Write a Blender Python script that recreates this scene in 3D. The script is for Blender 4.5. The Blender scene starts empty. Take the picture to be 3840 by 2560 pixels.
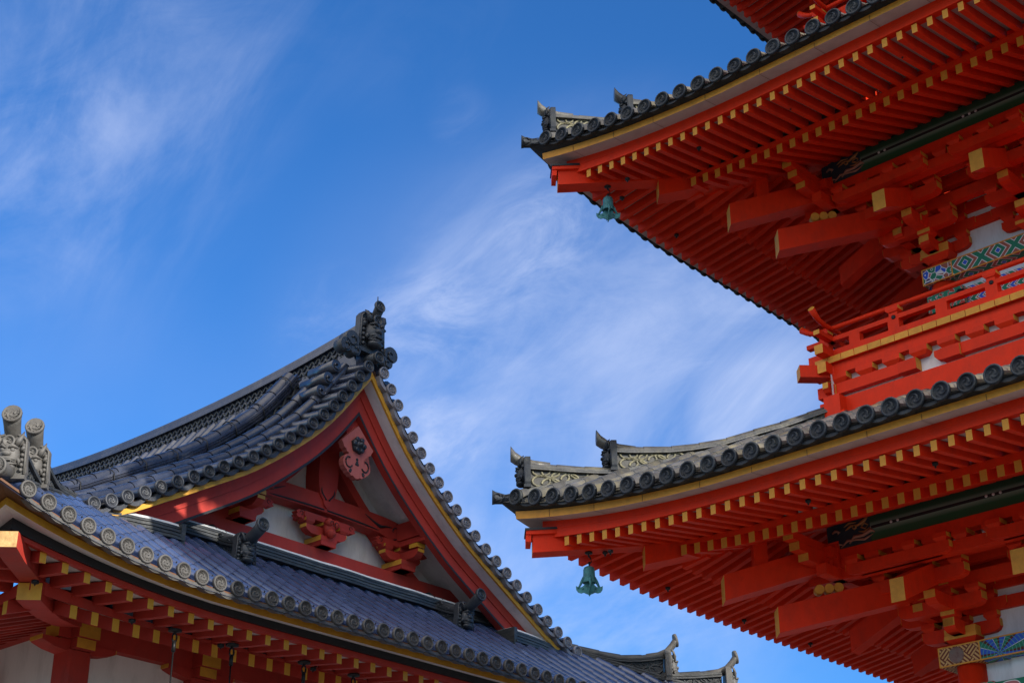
import bpy, math, random
from math import sin, cos, pi, sqrt, radians
from mathutils import Vector, Matrix
random.seed(11)
S = bpy.context.scene
COL = S.collection
# ------------------------------------------------------------------ camera
U = 0.22            # metres per pagoda unit (one rafter spacing)
K = 1.55            # metres per hall unit
EYE = 1.6
cam_d = bpy.data.cameras.new("Camera")
cam = bpy.data.objects.new("Camera", cam_d); COL.objects.link(cam)
cam_d.sensor_width = 36.0
cam_d.lens = 6086.6/3840*36.0
cam_d.clip_start = 0.1; cam_d.clip_end = 6000
cam.location = (0, 0, EYE)
cam.rotation_euler = (pi/2 + 0.4551, 0, 0)
S.camera = cam
S.render.resolution_x = 1024; S.render.resolution_y = 682
# ------------------------------------------------------------------ light
SUN_AZ = radians(-43.8)     # direction towards the sun, measured from +X towards +Y
SUN_EL = radians(20.0)
sdir = Vector((cos(SUN_AZ)*cos(SUN_EL), sin(SUN_AZ)*cos(SUN_EL), sin(SUN_EL)))
sun_d = bpy.data.lights.new("Sun", 'SUN'); sun_d.energy = 3.4; sun_d.angle = radians(0.5)
sun_d.color = (1.0, 0.94, 0.84)
sun = bpy.data.objects.new("Sun", sun_d); COL.objects.link(sun)
sun.rotation_euler = sdir.to_track_quat('Z', 'Y').to_euler()
w = bpy.data.worlds.new("World"); S.world = w; w.use_nodes = True
nt = w.node_tree; nt.nodes.clear()
def wn(t, **k):
    n = nt.nodes.new(t)
    for a, b in k.items(): setattr(n, a, b)
    return n
def wl(a, b): nt.links.new(a, b)
SKY_STR = 0.10
sky = wn('ShaderNodeTexSky', sky_type='NISHITA', sun_disc=False)
sky.sun_elevation = SUN_EL; sky.sun_rotation = pi/2 - SUN_AZ
sky.altitude = 0; sky.air_density = 1.0; sky.dust_density = 0.25; sky.ozone_density = 3.0
out = wn('ShaderNodeOutputWorld'); bg = wn('ShaderNodeBackground'); bg.inputs['Strength'].default_value = SKY_STR
tc = wn('ShaderNodeTexCoord')
def wmath(op, a, b=None, clamp=False):
    n = wn('ShaderNodeMath', operation=op, use_clamp=clamp)
    for i, v in enumerate((a, b)):
        if v is None: continue
        if isinstance(v, (int, float)): n.inputs[i].default_value = v
        else: wl(v, n.inputs[i])
    return n.outputs[0]
def wnoise(scale, detail, rough, stretch, rot, dist=0.0, loc=(0, 0, 0)):
    mp = wn('ShaderNodeMapping'); mp.inputs['Scale'].default_value = stretch; mp.inputs['Rotation'].default_value = rot
    mp.inputs['Location'].default_value = loc
    wl(tc.outputs['Generated'], mp.inputs['Vector'])
    n = wn('ShaderNodeTexNoise'); n.inputs['Scale'].default_value = scale; n.inputs['Detail'].default_value = detail
    n.inputs['Roughness'].default_value = rough; n.inputs['Distortion'].default_value = dist
    wl(mp.outputs[0], n.inputs['Vector']); return n.outputs['Fac']
def wramp(f, a, b):
    n = wn('ShaderNodeMapRange', interpolation_type='SMOOTHSTEP'); wl(f, n.inputs[0])
    n.inputs[1].default_value = a; n.inputs[2].default_value = b; return n.outputs[0]
def skydir(px, py):       # compass direction of a part of the sky
    u = (px-1920)/6086.6; v = -(py-1280)/6086.6; p = 0.4551
    return Vector((u, cos(p)-v*sin(p), sin(p)+v*cos(p))).normalized()
def wblob(px, py, r0, r1):  # 1 inside r1 degrees, 0 outside r0 degrees of a sky direction
    d = wn('ShaderNodeVectorMath', operation='DOT_PRODUCT'); wl(tc.outputs['Generated'], d.inputs[0])
    d.inputs[1].default_value = skydir(px, py)
    return wramp(d.outputs['Value'], cos(radians(r0)), cos(radians(r1)))
RT = Vector((1, 0, 0)); UPV = Vector((0, -sin(0.4551), cos(0.4551)))   # two axes spanning the northern sky
def wdot(v):
    d = wn('ShaderNodeVectorMath', operation='DOT_PRODUCT'); wl(tc.outputs['Generated'], d.inputs[0]); d.inputs[1].default_value = v; return d.outputs['Value']
def wstreak(ang, la, lb, scale, detail, rough, dist, off=0.0):    # cirrus drawn out along one direction across the sky
    A = RT*cos(radians(ang))+UPV*sin(radians(ang)); B = -RT*sin(radians(ang))+UPV*cos(radians(ang))
    cb = wn('ShaderNodeCombineXYZ'); wl(wmath('MULTIPLY', wdot(A), la), cb.inputs[0]); wl(wmath('MULTIPLY', wdot(B), lb), cb.inputs[1]); cb.inputs[2].default_value = off
    n = wn('ShaderNodeTexNoise'); n.inputs['Scale'].default_value = scale; n.inputs['Detail'].default_value = detail; n.inputs['Roughness'].default_value = rough; n.inputs['Distortion'].default_value = dist
    wl(cb.outputs[0], n.inputs['Vector']); return n.outputs['Fac']
def wcloud(blobs, tex):
    env = None
    for (px, py, r, wt) in blobs:
        b_ = wmath('MULTIPLY', wmath('POWER', wblob(px, py, r, 0.0), 1.4), wt); env = b_ if env is None else wmath('ADD', env, b_)
    env = wmath('MINIMUM', env, 1.0)
    return wmath('MULTIPLY', env, tex)
s1 = wramp(wstreak(38, 4.5, 10.0, 1.0, 10, .60, 0.5), .30, .74)
s2 = wramp(wstreak(25, 11.0, 22.0, 1.0, 10, .66, 0.9, 3.0), .36, .72)
s3 = wramp(wstreak(60, 5.0, 13.0, 1.0, 10, .62, 0.6, 7.0), .38, .78)
s4 = wramp(wstreak(15, 3.0, 5.0, 1.0, 6, .5, 0.3, 11.0), .25, .70)
c1 = wcloud(((2400, 1380, 11.5, .8), (2650, 1180, 7, .35), (1950, 1150, 6, .25), (2700, 1620, 6, .5), (2050, 2000, 11, .62), (1750, 2300, 9, .3), (2500, 2350, 8, .3)), wmath('ADD', wmath('MULTIPLY', s1, .60), wmath('MULTIPLY', s2, .20)))
c2 = wcloud(((200, 250, 9.5, .42), (50, 650, 6, .3), (650, 120, 7, .2), (1500, 60, 5, .10), (350, 800, 7, .10)), wmath('ADD', wmath('MULTIPLY', s3, .75), wmath('MULTIPLY', s2, .18)))
c3 = wcloud(((1740, 445, 1.6, .12), (1580, 1200, 2.4, .45), (2060, 830, 2.6, .45), (1820, 1090, 3.2, .25), (1650, 1640, 2.0, .4), (1280, 1230, 3, .25)), wmath('MULTIPLY', s2, .85))
c4 = wcloud(((2930, 1560, 4.6, 1.0), (2780, 1600, 3, .4)), wmath('ADD', .25, wmath('MULTIPLY', s1, .8)))
c5 = wcloud(((2200, 1750, 16, .30), (200, 1550, 8, .12), (200, 300, 10, .08), (2000, 2500, 10, .25)), s4)
dens = wmath('ADD', wmath('ADD', wmath('MAXIMUM', c1, c4), c2), wmath('ADD', c3, c5))
dens = wmath('MULTIPLY', wmath('MINIMUM', dens, 1.0), .60)
mixc = wn('ShaderNodeMix', data_type='RGBA'); wl(dens, mixc.inputs['Factor'])
tint = wn('ShaderNodeMix', data_type='RGBA', blend_type='MULTIPLY'); tint.inputs['Factor'].default_value = 1.0
wl(sky.outputs[0], tint.inputs['A']); tint.inputs['B'].default_value = (0.27, 0.70, 1.16, 1)
wl(tint.outputs['Result'], mixc.inputs['A']); mixc.inputs['B'].default_value = (4.0, 4.5, 6.0, 1)
south_fill = wn('ShaderNodeMix', data_type='RGBA')    # unseen bright cloud added behind the camera to brighten the shaded fronts
wl(wmath('MULTIPLY', wmath('MULTIPLY', wramp(wdot(Vector((0, 0, 1))), 0.04, 0.45), wramp(wdot(Vector((-0.30, -0.88, 0.36)).normalized()), 0.10, 0.70)), wramp(wstreak(20, 2.5, 3.5, 1.0, 5, .55, .4, 20.0), .28, .55)), south_fill.inputs['Factor'])
wl(mixc.outputs['Result'], south_fill.inputs['A']); south_fill.inputs['B'].default_value = (12.5, 11.6, 10.6, 1)
wl(south_fill.outputs['Result'], bg.inputs['Color']); wl(bg.outputs[0], out.inputs['Surface'])
S.view_settings.view_transform = 'Standard'; S.view_settings.look = 'None'
S.view_settings.exposure = 0.88; S.view_settings.gamma = 1.0; S.view_settings.use_curve_mapping = False
# ------------------------------------------------------------------ materials
def material(name, col, rough=0.6, var=0.12, nscale=3.0, bump=0.0, bscale=20.0, metal=0.0, spec=0.5, dirt=None, dirt_amt=0.0, dscale=1.2, stretch=(1, 1, 1), coat=0.0, pv=0.12):
    m = bpy.data.materials.new(name); m.use_nodes = True; t = m.node_tree; nd = t.nodes; L = t.links.new
    b = nd['Principled BSDF']; b.inputs['Roughness'].default_value = rough; b.inputs['Metallic'].default_value = metal
    b.inputs['Specular IOR Level'].default_value = spec; b.inputs['Coat Weight'].default_value = coat
    c = nd.new('ShaderNodeTexCoord'); mp = nd.new('ShaderNodeMapping'); mp.inputs['Scale'].default_value = stretch; L(c.outputs['Object'], mp.inputs['Vector'])
    geo = nd.new('ShaderNodeNewGeometry')
    n = nd.new('ShaderNodeTexNoise'); n.inputs['Scale'].default_value = nscale; n.inputs['Detail'].default_value = 6; n.inputs['Roughness'].default_value = 0.65
    L(mp.outputs[0], n.inputs['Vector'])
    mx = nd.new('ShaderNodeMix'); mx.data_type = 'RGBA'
    mr = nd.new('ShaderNodeMapRange'); mr.inputs[1].default_value = 0.3; mr.inputs[2].default_value = 0.7; L(n.outputs['Fac'], mr.inputs[0]); L(mr.outputs[0], mx.inputs['Factor'])
    mx.inputs['A'].default_value = (*[x*(1-var) for x in col], 1); mx.inputs['B'].default_value = (*[min(1, x*(1+var)) for x in col], 1)
    last = mx.outputs['Result']
    if dirt:
        n2 = nd.new('ShaderNodeTexNoise'); n2.inputs['Scale'].default_value = dscale; n2.inputs['Detail'].default_value = 8; n2.inputs['Roughness'].default_value = 0.7
        L(mp.outputs[0], n2.inputs['Vector'])
        r2 = nd.new('ShaderNodeMapRange'); r2.inputs[1].default_value = 0.48; r2.inputs[2].default_value = 0.72; r2.inputs[4].default_value = dirt_amt; L(n2.outputs['Fac'], r2.inputs[0])
        m2 = nd.new('ShaderNodeMix'); m2.data_type = 'RGBA'; L(r2.outputs[0], m2.inputs['Factor']); L(last, m2.inputs['A']); m2.inputs['B'].default_value = (*dirt, 1)
        last = m2.outputs['Result']
    # each separate piece of wood or tile a little different
    hs = nd.new('ShaderNodeHueSaturation'); L(last, hs.inputs['Color'])
    mv = nd.new('ShaderNodeMapRange'); mv.inputs[3].default_value = 1-pv; mv.inputs[4].default_value = 1+pv; L(geo.outputs['Random Per Island'], mv.inputs[0]); L(mv.outputs[0], hs.inputs['Value'])
    L(hs.outputs[0], b.inputs['Base Color'])
    if bump:
        bn = nd.new('ShaderNodeTexNoise'); bn.inputs['Scale'].default_value = bscale; bn.inputs['Detail'].default_value = 5; L(mp.outputs[0], bn.inputs['Vector'])
        bp = nd.new('ShaderNodeBump'); bp.inputs['Strength'].default_value = bump; bp.inputs['Distance'].default_value = 0.05; L(bn.outputs['Fac'], bp.inputs['Height']); L(bp.outputs[0], b.inputs['Normal'])
    return m
M = {}
M['verm'] = material('vermilion_paint', (0.70, 0.030, 0.005), 0.55, 0.08, 1.2, 0.06, 6, spec=0.15, dirt=(0.40, 0.028, 0.012), dirt_amt=0.5, dscale=0.9, stretch=(1, 1, .6), pv=0.10)
M['gold'] = material('ochre_paint', (0.66, 0.285, 0.035), 0.6, 0.10, 2.5, 0.1, 12, spec=0.3, dirt=(0.36, 0.15, 0.03), dirt_amt=0.4)
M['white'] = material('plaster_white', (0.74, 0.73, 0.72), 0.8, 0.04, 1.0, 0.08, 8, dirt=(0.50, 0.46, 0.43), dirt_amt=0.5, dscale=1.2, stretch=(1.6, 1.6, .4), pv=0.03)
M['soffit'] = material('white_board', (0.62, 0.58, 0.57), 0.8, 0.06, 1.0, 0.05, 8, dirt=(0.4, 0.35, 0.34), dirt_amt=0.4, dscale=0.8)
M['tile'] = material('grey_tile', (0.070, 0.070, 0.072), 0.40, 0.35, 0.9, 0.12, 6, dirt=(0.24, 0.21, 0.12), dirt_amt=0.7, dscale=0.35, pv=0.3)
M['lichen'] = material('lichened_half_tile', (0.17, 0.155, 0.09), 0.6, 0.35, 1.6, 0.12, 6, dirt=(0.10, 0.10, 0.10), dirt_amt=0.6, dscale=1.4)
M['ridgecore'] = material('ridge_mortar', (0.075, 0.073, 0.068), 0.8, 0.2, 1.5, 0.1, 6)
M['silver'] = material('worn_ridge_tile', (0.07, 0.07, 0.07), 0.40, 0.35, 1.2, 0.12, 6, dirt=(0.22, 0.20, 0.13), dirt_amt=0.5, dscale=1.0)
M['disc'] = material('tile_end', (0.018, 0.022, 0.030), 0.55, 0.3, 2.0, 0.12, 8, spec=0.25, dirt=(0.05, 0.055, 0.05), dirt_amt=0.6, dscale=1.5, pv=0.25)
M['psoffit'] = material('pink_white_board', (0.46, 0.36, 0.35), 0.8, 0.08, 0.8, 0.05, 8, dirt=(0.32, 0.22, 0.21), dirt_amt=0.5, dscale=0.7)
M['dark'] = material('dark_timber', (0.012, 0.011, 0.012), 0.8, 0.2)
M['black'] = material('black_paint', (0.010, 0.011, 0.014), 0.6, 0.1)
M['bronze'] = material('verdigris', (0.05, 0.20, 0.215), 0.65, 0.25, 2.5, 0.15, 10, metal=0.2, dirt=(0.02, 0.06, 0.07), dirt_amt=0.7, dscale=2.0)
M['iron'] = material('dark_iron', (0.02, 0.02, 0.022), 0.5, 0.2, metal=0.6)
# hall
M['hred'] = material('red_timber', (0.42, 0.038, 0.026), 0.6, 0.16, 2.2, 0.1, 14, spec=0.25, dirt=(0.19, 0.045, 0.038), dirt_amt=0.6, dscale=1.6, stretch=(1, 1, 0.6))
M['hbright'] = material('red_eave_beam', (0.46, 0.030, 0.018), 0.5, 0.10, 2.2, 0.06, 12, spec=0.4, dirt=(0.55, 0.14, 0.12), dirt_amt=0.25, dscale=4)
M['hpink'] = material('faded_red', (0.42, 0.10, 0.08), 0.7, 0.10, 6, 0.1, 20, stretch=(4, 1, 0.5))
M['hgold'] = material('ochre_board', (0.66, 0.33, 0.035), 0.5, 0.16, 3.5, 0.1, 14, spec=0.4, dirt=(0.33, 0.12, 0.02), dirt_amt=0.5, dscale=2.4)
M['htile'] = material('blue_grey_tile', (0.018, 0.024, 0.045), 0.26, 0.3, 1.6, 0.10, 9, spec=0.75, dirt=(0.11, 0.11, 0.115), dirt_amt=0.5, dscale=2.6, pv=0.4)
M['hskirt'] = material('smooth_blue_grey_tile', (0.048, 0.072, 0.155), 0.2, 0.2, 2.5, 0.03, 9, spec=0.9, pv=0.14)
M['hdisc'] = material('pale_tile_end', (0.082, 0.077, 0.073), 0.6, 0.25, 3.0, 0.15, 30, dirt=(0.03, 0.028, 0.026), dirt_amt=0.5, dscale=7, pv=0.18)
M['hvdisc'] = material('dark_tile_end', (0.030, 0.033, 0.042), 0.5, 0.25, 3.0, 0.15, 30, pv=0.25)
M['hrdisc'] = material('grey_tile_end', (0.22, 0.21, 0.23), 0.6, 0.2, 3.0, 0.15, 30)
M['honi'] = material('weathered_clay', (0.095, 0.088, 0.08), 0.6, 0.3, 4.0, 0.2, 20, dirt=(0.07, 0.07, 0.07), dirt_amt=0.6, dscale=5)
M['honid'] = material('dark_clay', (0.034, 0.038, 0.046), 0.5, 0.3, 4.0, 0.2, 20)
M['hnoshi'] = material('ridge_tile', (0.032, 0.035, 0.038), 0.5, 0.5, 3.0, 0.25, 16, dirt=(0.13, 0.125, 0.11), dirt_amt=0.55, dscale=4, stretch=(1, 1, 3))
M['hwhite'] = material('aged_plaster', (0.74, 0.72, 0.69), 0.8, 0.05, 2.0, 0.08, 14, dirt=(0.44, 0.42, 0.40), dirt_amt=0.55, dscale=2.6, stretch=(2, 2, .5), pv=0.03)
M['mortar'] = material('white_mortar', (0.7, 0.7, 0.7), 0.8, 0.15, 5, 0.2, 30)
M['hbrown'] = material('brown_board', (0.13, 0.05, 0.018), 0.6, 0.4, 3, 0.1, 14)
M['cutwood'] = material('cut_end_grain', (0.60, 0.36, 0.14), 0.7, 0.3, 9, 0.3, 30, dirt=(0.3, 0.15, 0.05), dirt_amt=0.6, dscale=12)
M['ground'] = material('gravel', (0.11, 0.10, 0.088), 0.9, 0.2, 0.8, 0.2, 8)
M['stone'] = material('stone', (0.33, 0.32, 0.30), 0.85, 0.15, 1.0, 0.2, 8)
M['hexm'] = material('dark_metal', (0.05, 0.055, 0.065), 0.35, 0.2, metal=0.7)

def pattern(name, build):
    m = bpy.data.materials.new(name); m.use_nodes = True; t = m.node_tree; nd = t.nodes; L = t.links.new
    b = nd['Principled BSDF']; b.inputs['Roughness'].default_value = 0.6; b.inputs['Specular IOR Level'].default_value = 0.3
    c = nd.new('ShaderNodeTexCoord'); sp = nd.new('ShaderNodeSeparateXYZ'); L(c.outputs['Object'], sp.inputs[0])
    def mt(op, a, bb=None):
        n = nd.new('ShaderNodeMath'); n.operation = op
        for i, v in enumerate((a, bb)):
            if v is None: continue
            if isinstance(v, (int, float)): n.inputs[i].default_value = v
            else: L(v, n.inputs[i])
        return n.outputs[0]
    def ramp(f, stops):
        r = nd.new('ShaderNodeValToRGB'); r.color_ramp.interpolation = 'CONSTANT'; e = r.color_ramp.elements
        while len(e) < len(stops): e.new(0.5)
        for k, (p, col) in enumerate(stops): e[k].position = p; e[k].color = (*col, 1)
        L(f, r.inputs[0]); return r.outputs[0]
    def mix(f, a, bb):
        n = nd.new('ShaderNodeMix'); n.data_type = 'RGBA'; L(f, n.inputs['Factor'])
        for k, v in (('A', a), ('B', bb)):
            if isinstance(v, tuple): n.inputs[k].default_value = (*v, 1)
            else: L(v, n.inputs[k])
        return n.outputs['Result']
    # y folded in so that the underside carries the pattern too
    px = sp.outputs['X']; pz = mt('ADD', sp.outputs['Z'], sp.outputs['Y'])
    L(build(nd, L, mt, ramp, mix, px, pz, c), b.inputs['Base Color']); return m
WHT = (0.72, 0.72, 0.68); GRN = (0.02, 0.20, 0.11); BLU = (0.03, 0.11, 0.55); BRN = (0.34, 0.11, 0.07); PUR = (0.05, 0.03, 0.12); DRK = (0.10, 0.02, 0.012); GLD = (0.55, 0.30, 0.10); PNK = (0.5, 0.16, 0.16)
def p_cloud(nd, L, mt, ramp, mix, px, pz, c):
    cb = nd.new('ShaderNodeCombineXYZ'); L(px, cb.inputs[0]); L(pz, cb.inputs[1])
    v = nd.new('ShaderNodeTexVoronoi'); v.inputs['Scale'].default_value = 2.3; L(cb.outputs[0], v.inputs['Vector'])
    v2 = nd.new('ShaderNodeTexVoronoi'); v2.feature = 'DISTANCE_TO_EDGE'; v2.inputs['Scale'].default_value = 2.3; L(cb.outputs[0], v2.inputs['Vector'])
    sc = nd.new('ShaderNodeSeparateXYZ'); L(v.outputs['Color'], sc.inputs[0])
    col = ramp(sc.outputs[0], [(0, BLU), (0.24, GRN), (0.46, BRN), (0.62, PUR), (0.74, PNK), (0.88, BLU)])
    ring = mt('LESS_THAN', mt('ABSOLUTE', mt('SUBTRACT', v.outputs['Distance'], 0.2)), 0.035)
    edge = mt('LESS_THAN', v2.outputs['Distance'], 0.05)
    return mix(mt('MAXIMUM', ring, edge), col, WHT)
def p_loz(nd, L, mt, ramp, mix, px, pz, c):
    a = mt('MULTIPLY', mt('ADD', px, pz), 0.42); b = mt('MULTIPLY', mt('SUBTRACT', px, pz), 0.42)
    da = mt('ABSOLUTE', mt('SUBTRACT', mt('FRACT', mt('ADD', a, 100)), 0.5)); db = mt('ABSOLUTE', mt('SUBTRACT', mt('FRACT', mt('ADD', b, 100)), 0.5))
    return ramp(mt('MULTIPLY', mt('MAXIMUM', da, db), 2.0), [(0, BLU), (0.16, WHT), (0.20, GRN), (0.46, WHT), (0.52, BRN), (0.76, WHT), (0.82, GRN)])
def p_fan(nd, L, mt, ramp, mix, px, pz, c):
    a = mt('SUBTRACT', mt('FRACT', mt('ADD', mt('MULTIPLY', px, 0.30), 100.2)), 0.5); b = mt('MULTIPLY', mt('SUBTRACT', mt('FRACT', mt('ADD', mt('MULTIPLY', pz, 0.42), 100.0)), 0.5), 0.8)
    ang = mt('FRACT', mt('ADD', mt('MULTIPLY', mt('ARCTAN2', b, a), 8/(2*pi)), 10))
    base = ramp(ang, [(0, DRK), (0.09, GRN), (0.42, WHT), (0.46, BLU), (0.9, DRK)])
    r = mt('SQRT', mt('ADD', mt('MULTIPLY', a, a), mt('MULTIPLY', b, b)))
    ring = mt('LESS_THAN', mt('ABSOLUTE', mt('SUBTRACT', mt('FRACT', mt('MULTIPLY', r, 14)), 0.5)), 0.12)
    return mix(mt('MULTIPLY', ring, 0.7), base, (0.12, 0.35, 0.28))
def p_fret(nd, L, mt, ramp, mix, px, pz, c):
    a = mt('MULTIPLY', mt('ADD', px, pz), 3.4); b = mt('MULTIPLY', mt('SUBTRACT', px, pz), 3.4)
    par = mt('MODULO', mt('ADD', mt('FLOOR', mt('MULTIPLY', mt('ADD', a, 300), 0.34)), mt('FLOOR', mt('MULTIPLY', mt('ADD', b, 300), 0.34))), 2)
    sa = mt('GREATER_THAN', mt('FRACT', mt('ADD', a, 100)), 0.5); sb = mt('GREATER_THAN', mt('FRACT', mt('ADD', b, 100)), 0.5)
    s = mt('ADD', mt('MULTIPLY', par, sa), mt('MULTIPLY', mt('SUBTRACT', 1, par), sb))
    return mix(s, (0.17, 0.035, 0.015), (0.60, 0.36, 0.13))
def p_med(nd, L, mt, ramp, mix, px, pz, c):
    a = mt('ABSOLUTE', mt('SUBTRACT', mt('FRACT', mt('ADD', mt('MULTIPLY', px, 0.62), 100)), 0.5)); b = mt('ABSOLUTE', mt('SUBTRACT', mt('FRACT', mt('ADD', mt('MULTIPLY', pz, 0.62), 100)), 0.5))
    d = mt('POWER', mt('ADD', mt('POWER', a, 3), mt('POWER', b, 3)), 1/3)
    return ramp(mt('MULTIPLY', d, 2.0), [(0, BLU), (0.18, WHT), (0.24, GRN), (0.5, WHT), (0.56, PNK), (0.78, WHT), (0.84, GRN)])
def p_scroll(nd, L, mt, ramp, mix, px, pz, c):
    n = nd.new('ShaderNodeTexNoise'); n.inputs['Scale'].default_value = 2.2; n.inputs['Detail'].default_value = 1; n.inputs['Distortion'].default_value = 1.5; L(c.outputs['Object'], n.inputs['Vector'])
    return ramp(n.outputs['Fac'], [(0, (0.45, 0.05, 0.03)), (0.43, WHT), (0.455, GRN)])
def p_leaf(nd, L, mt, ramp, mix, px, pz, c):
    a = mt('ADD', mt('MULTIPLY', px, 0.9), mt('MULTIPLY', mt('ABSOLUTE', mt('SUBTRACT', mt('FRACT', mt('ADD', mt('MULTIPLY', pz, 0.7), 50)), 0.5)), 1.6))
    return ramp(mt('FRACT', mt('ADD', a, 100)), [(0, WHT), (0.07, GRN), (0.38, WHT), (0.45, BRN), (0.55, WHT), (0.60, BLU), (0.85, WHT), (0.9, BRN)])
M['p_cloud'] = pattern('cloud_scroll_paint', p_cloud); M['p_loz'] = pattern('lozenge_paint', p_loz); M['p_fan'] = pattern('petal_paint', p_fan)
M['p_fret'] = pattern('key_fret_paint', p_fret); M['p_med'] = pattern('medallion_paint', p_med); M['p_scroll'] = pattern('green_scroll_paint', p_scroll); M['p_leaf'] = pattern('leaf_paint', p_leaf)
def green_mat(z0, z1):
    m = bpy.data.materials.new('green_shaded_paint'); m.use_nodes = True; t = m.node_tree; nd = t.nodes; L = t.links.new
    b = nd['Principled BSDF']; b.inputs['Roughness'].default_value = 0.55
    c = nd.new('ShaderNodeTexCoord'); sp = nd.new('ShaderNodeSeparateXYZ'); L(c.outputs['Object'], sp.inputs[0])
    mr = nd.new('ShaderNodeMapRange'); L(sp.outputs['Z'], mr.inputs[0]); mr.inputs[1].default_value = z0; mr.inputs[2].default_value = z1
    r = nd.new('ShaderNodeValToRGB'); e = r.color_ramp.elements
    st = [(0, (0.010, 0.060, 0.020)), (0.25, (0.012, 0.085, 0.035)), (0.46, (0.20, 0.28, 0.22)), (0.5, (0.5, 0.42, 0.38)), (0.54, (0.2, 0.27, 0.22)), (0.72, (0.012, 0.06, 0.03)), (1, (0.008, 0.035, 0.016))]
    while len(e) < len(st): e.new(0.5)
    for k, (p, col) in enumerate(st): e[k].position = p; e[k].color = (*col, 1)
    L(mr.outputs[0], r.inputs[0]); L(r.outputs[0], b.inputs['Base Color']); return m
# ------------------------------------------------------------------ mesh builder
class MB:
    def __init__(s): s.v = []; s.f = []; s.m = []; s.sm = []
    def add(s, vs, fs, mat=0, smooth=False):
        o = len(s.v); s.v += [tuple(p) for p in vs]
        for k, f in enumerate(fs):
            s.f.append([o+i for i in f]); s.m.append(mat[k] if isinstance(mat, (list, tuple)) else mat); s.sm.append(smooth)
    def hexa(s, p, mat=0, m=None):    # p: 4 bottom, 4 top (same winding).  m: [bottom, top, s0..s3]
        fs = [(3, 2, 1, 0), (4, 5, 6, 7), (0, 1, 5, 4), (1, 2, 6, 5), (2, 3, 7, 6), (3, 0, 4, 7)]
        s.add(p, fs, m if m else mat)
    def box(s, x0, x1, y0, y1, z0, z1, mat=0, m=None):   # sides order: -y, +x, +y, -x
        s.hexa([(x0, y0, z0), (x1, y0, z0), (x1, y1, z0), (x0, y1, z0), (x0, y0, z1), (x1, y0, z1), (x1, y1, z1), (x0, y1, z1)], mat, m)
    def beam(s, a, b, wd, h, mat=0, ma=None, mb_=None, plumb=True):   # beam from a to b, cross-section wd x h
        a = Vector(a); b = Vector(b); d = (b-a)
        side = Vector((d.y, -d.x, 0)); side = side.normalized()*wd/2 if side.length > 1e-6 else Vector((wd/2, 0, 0))
        up = Vector((0, 0, h/2)) if plumb else side.normalized().cross(d.normalized())*h/2
        p = [a-side-up, a+side-up, b+side-up, b-side-up, a-side+up, a+side+up, b+side+up, b-side+up]
        s.hexa(p, m=[mat, mat, mat if ma is None else ma, mat, mat if mb_ is None else mb_, mat])
    def prism(s, prof, fn, t0, t1, mat=0, cap0=None, cap1=None, smooth=False):   # prof 2d polygon, fn(a,b,t)->point
        n = len(prof); vs = [fn(a, b, t0) for a, b in prof]+[fn(a, b, t1) for a, b in prof]
        s.add(vs, [(i, (i+1) % n, n+(i+1) % n, n+i) for i in range(n)], mat, smooth)
        o = len(s.v)-2*n
        for k, c in ((0, cap0), (1, cap1)):
            s.f.append([o+k*n+i for i in (range(n-1, -1, -1) if k == 0 else range(n))]); s.m.append(mat if c is None else c); s.sm.append(False)
    def loft(s, rings, mat=0, closed=True, cap0=True, cap1=True, smooth=True, capmat=None):
        n = len(rings[0]); vs = [p for r in rings for p in r]; fs = []
        for k in range(len(rings)-1):
            for i in range(n if closed else n-1):
                j = (i+1) % n; fs.append((k*n+i, k*n+j, (k+1)*n+j, (k+1)*n+i))
        o = len(s.v); s.add(vs, fs, mat, smooth)
        if cap0: s.f.append([o+i for i in range(n-1, -1, -1)]); s.m.append(mat if capmat is None else capmat); s.sm.append(False)
        if cap1: s.f.append([o+(len(rings)-1)*n+i for i in range(n)]); s.m.append(mat if capmat is None else capmat); s.sm.append(False)
    def tube(s, path, r, n=8, mat=0, caps=True, smooth=True):
        path = [Vector(p) for p in path]; rings = []
        for k, p in enumerate(path):
            d = (path[min(k+1, len(path)-1)]-path[max(k-1, 0)]).normalized()
            a = d.cross(Vector((0, 0, 1)));  a = a.normalized() if a.length > 1e-4 else Vector((1, 0, 0))
            b = a.cross(d); rr = r[k] if isinstance(r, (list, tuple)) else r
            rings.append([p+a*cos(2*pi*i/n)*rr+b*sin(2*pi*i/n)*rr for i in range(n)])
        s.loft(rings, mat, True, caps, caps, smooth)
    def lathe(s, prof, c, ax, n=20, mat=0, smooth=True, up=None):   # prof [(r, h)]
        c = Vector(c); ax = Vector(ax).normalized(); a = ax.orthogonal().normalized() if up is None else (Vector(up)-ax*Vector(up).dot(ax)).normalized()
        b = ax.cross(a)
        s.loft([[c+ax*h+(a*cos(2*pi*i/n)+b*sin(2*pi*i/n))*r for i in range(n)] for r, h in prof], mat, True, prof[0][0] > 1e-5, prof[-1][0] > 1e-5, smooth)
    def ball(s, c, r, n=8, mat=0, sc=(1, 1, 1), R=None):
        c = Vector(c); rings = []
        for k in range(1, n):
            t = pi*k/n; ring = []
            for i in range(n+2):
                p = Vector((sin(t)*cos(2*pi*i/(n+2))*sc[0], sin(t)*sin(2*pi*i/(n+2))*sc[1], cos(t)*sc[2]))*r
                ring.append(c+(R @ p if R else p))
            rings.append(ring)
        s.loft(rings, mat)
    def xform(s, fn): s.v = [tuple(fn(Vector(p))) for p in s.v]
    def mesh(s, name, mats):
        me = bpy.data.meshes.new(name); me.from_pydata([tuple(p) for p in s.v], [], s.f); me.validate(clean_customdata=False)
        for m in mats: me.materials.append(M[m] if isinstance(m, str) else m)
        for k, p in enumerate(me.polygons): p.material_index = s.m[k]; p.use_smooth = s.sm[k]
        me.update(); return me
    def build(s, name, mats, parent=None, **props):
        return link(name, s.mesh(name, mats), parent, **props)
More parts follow.
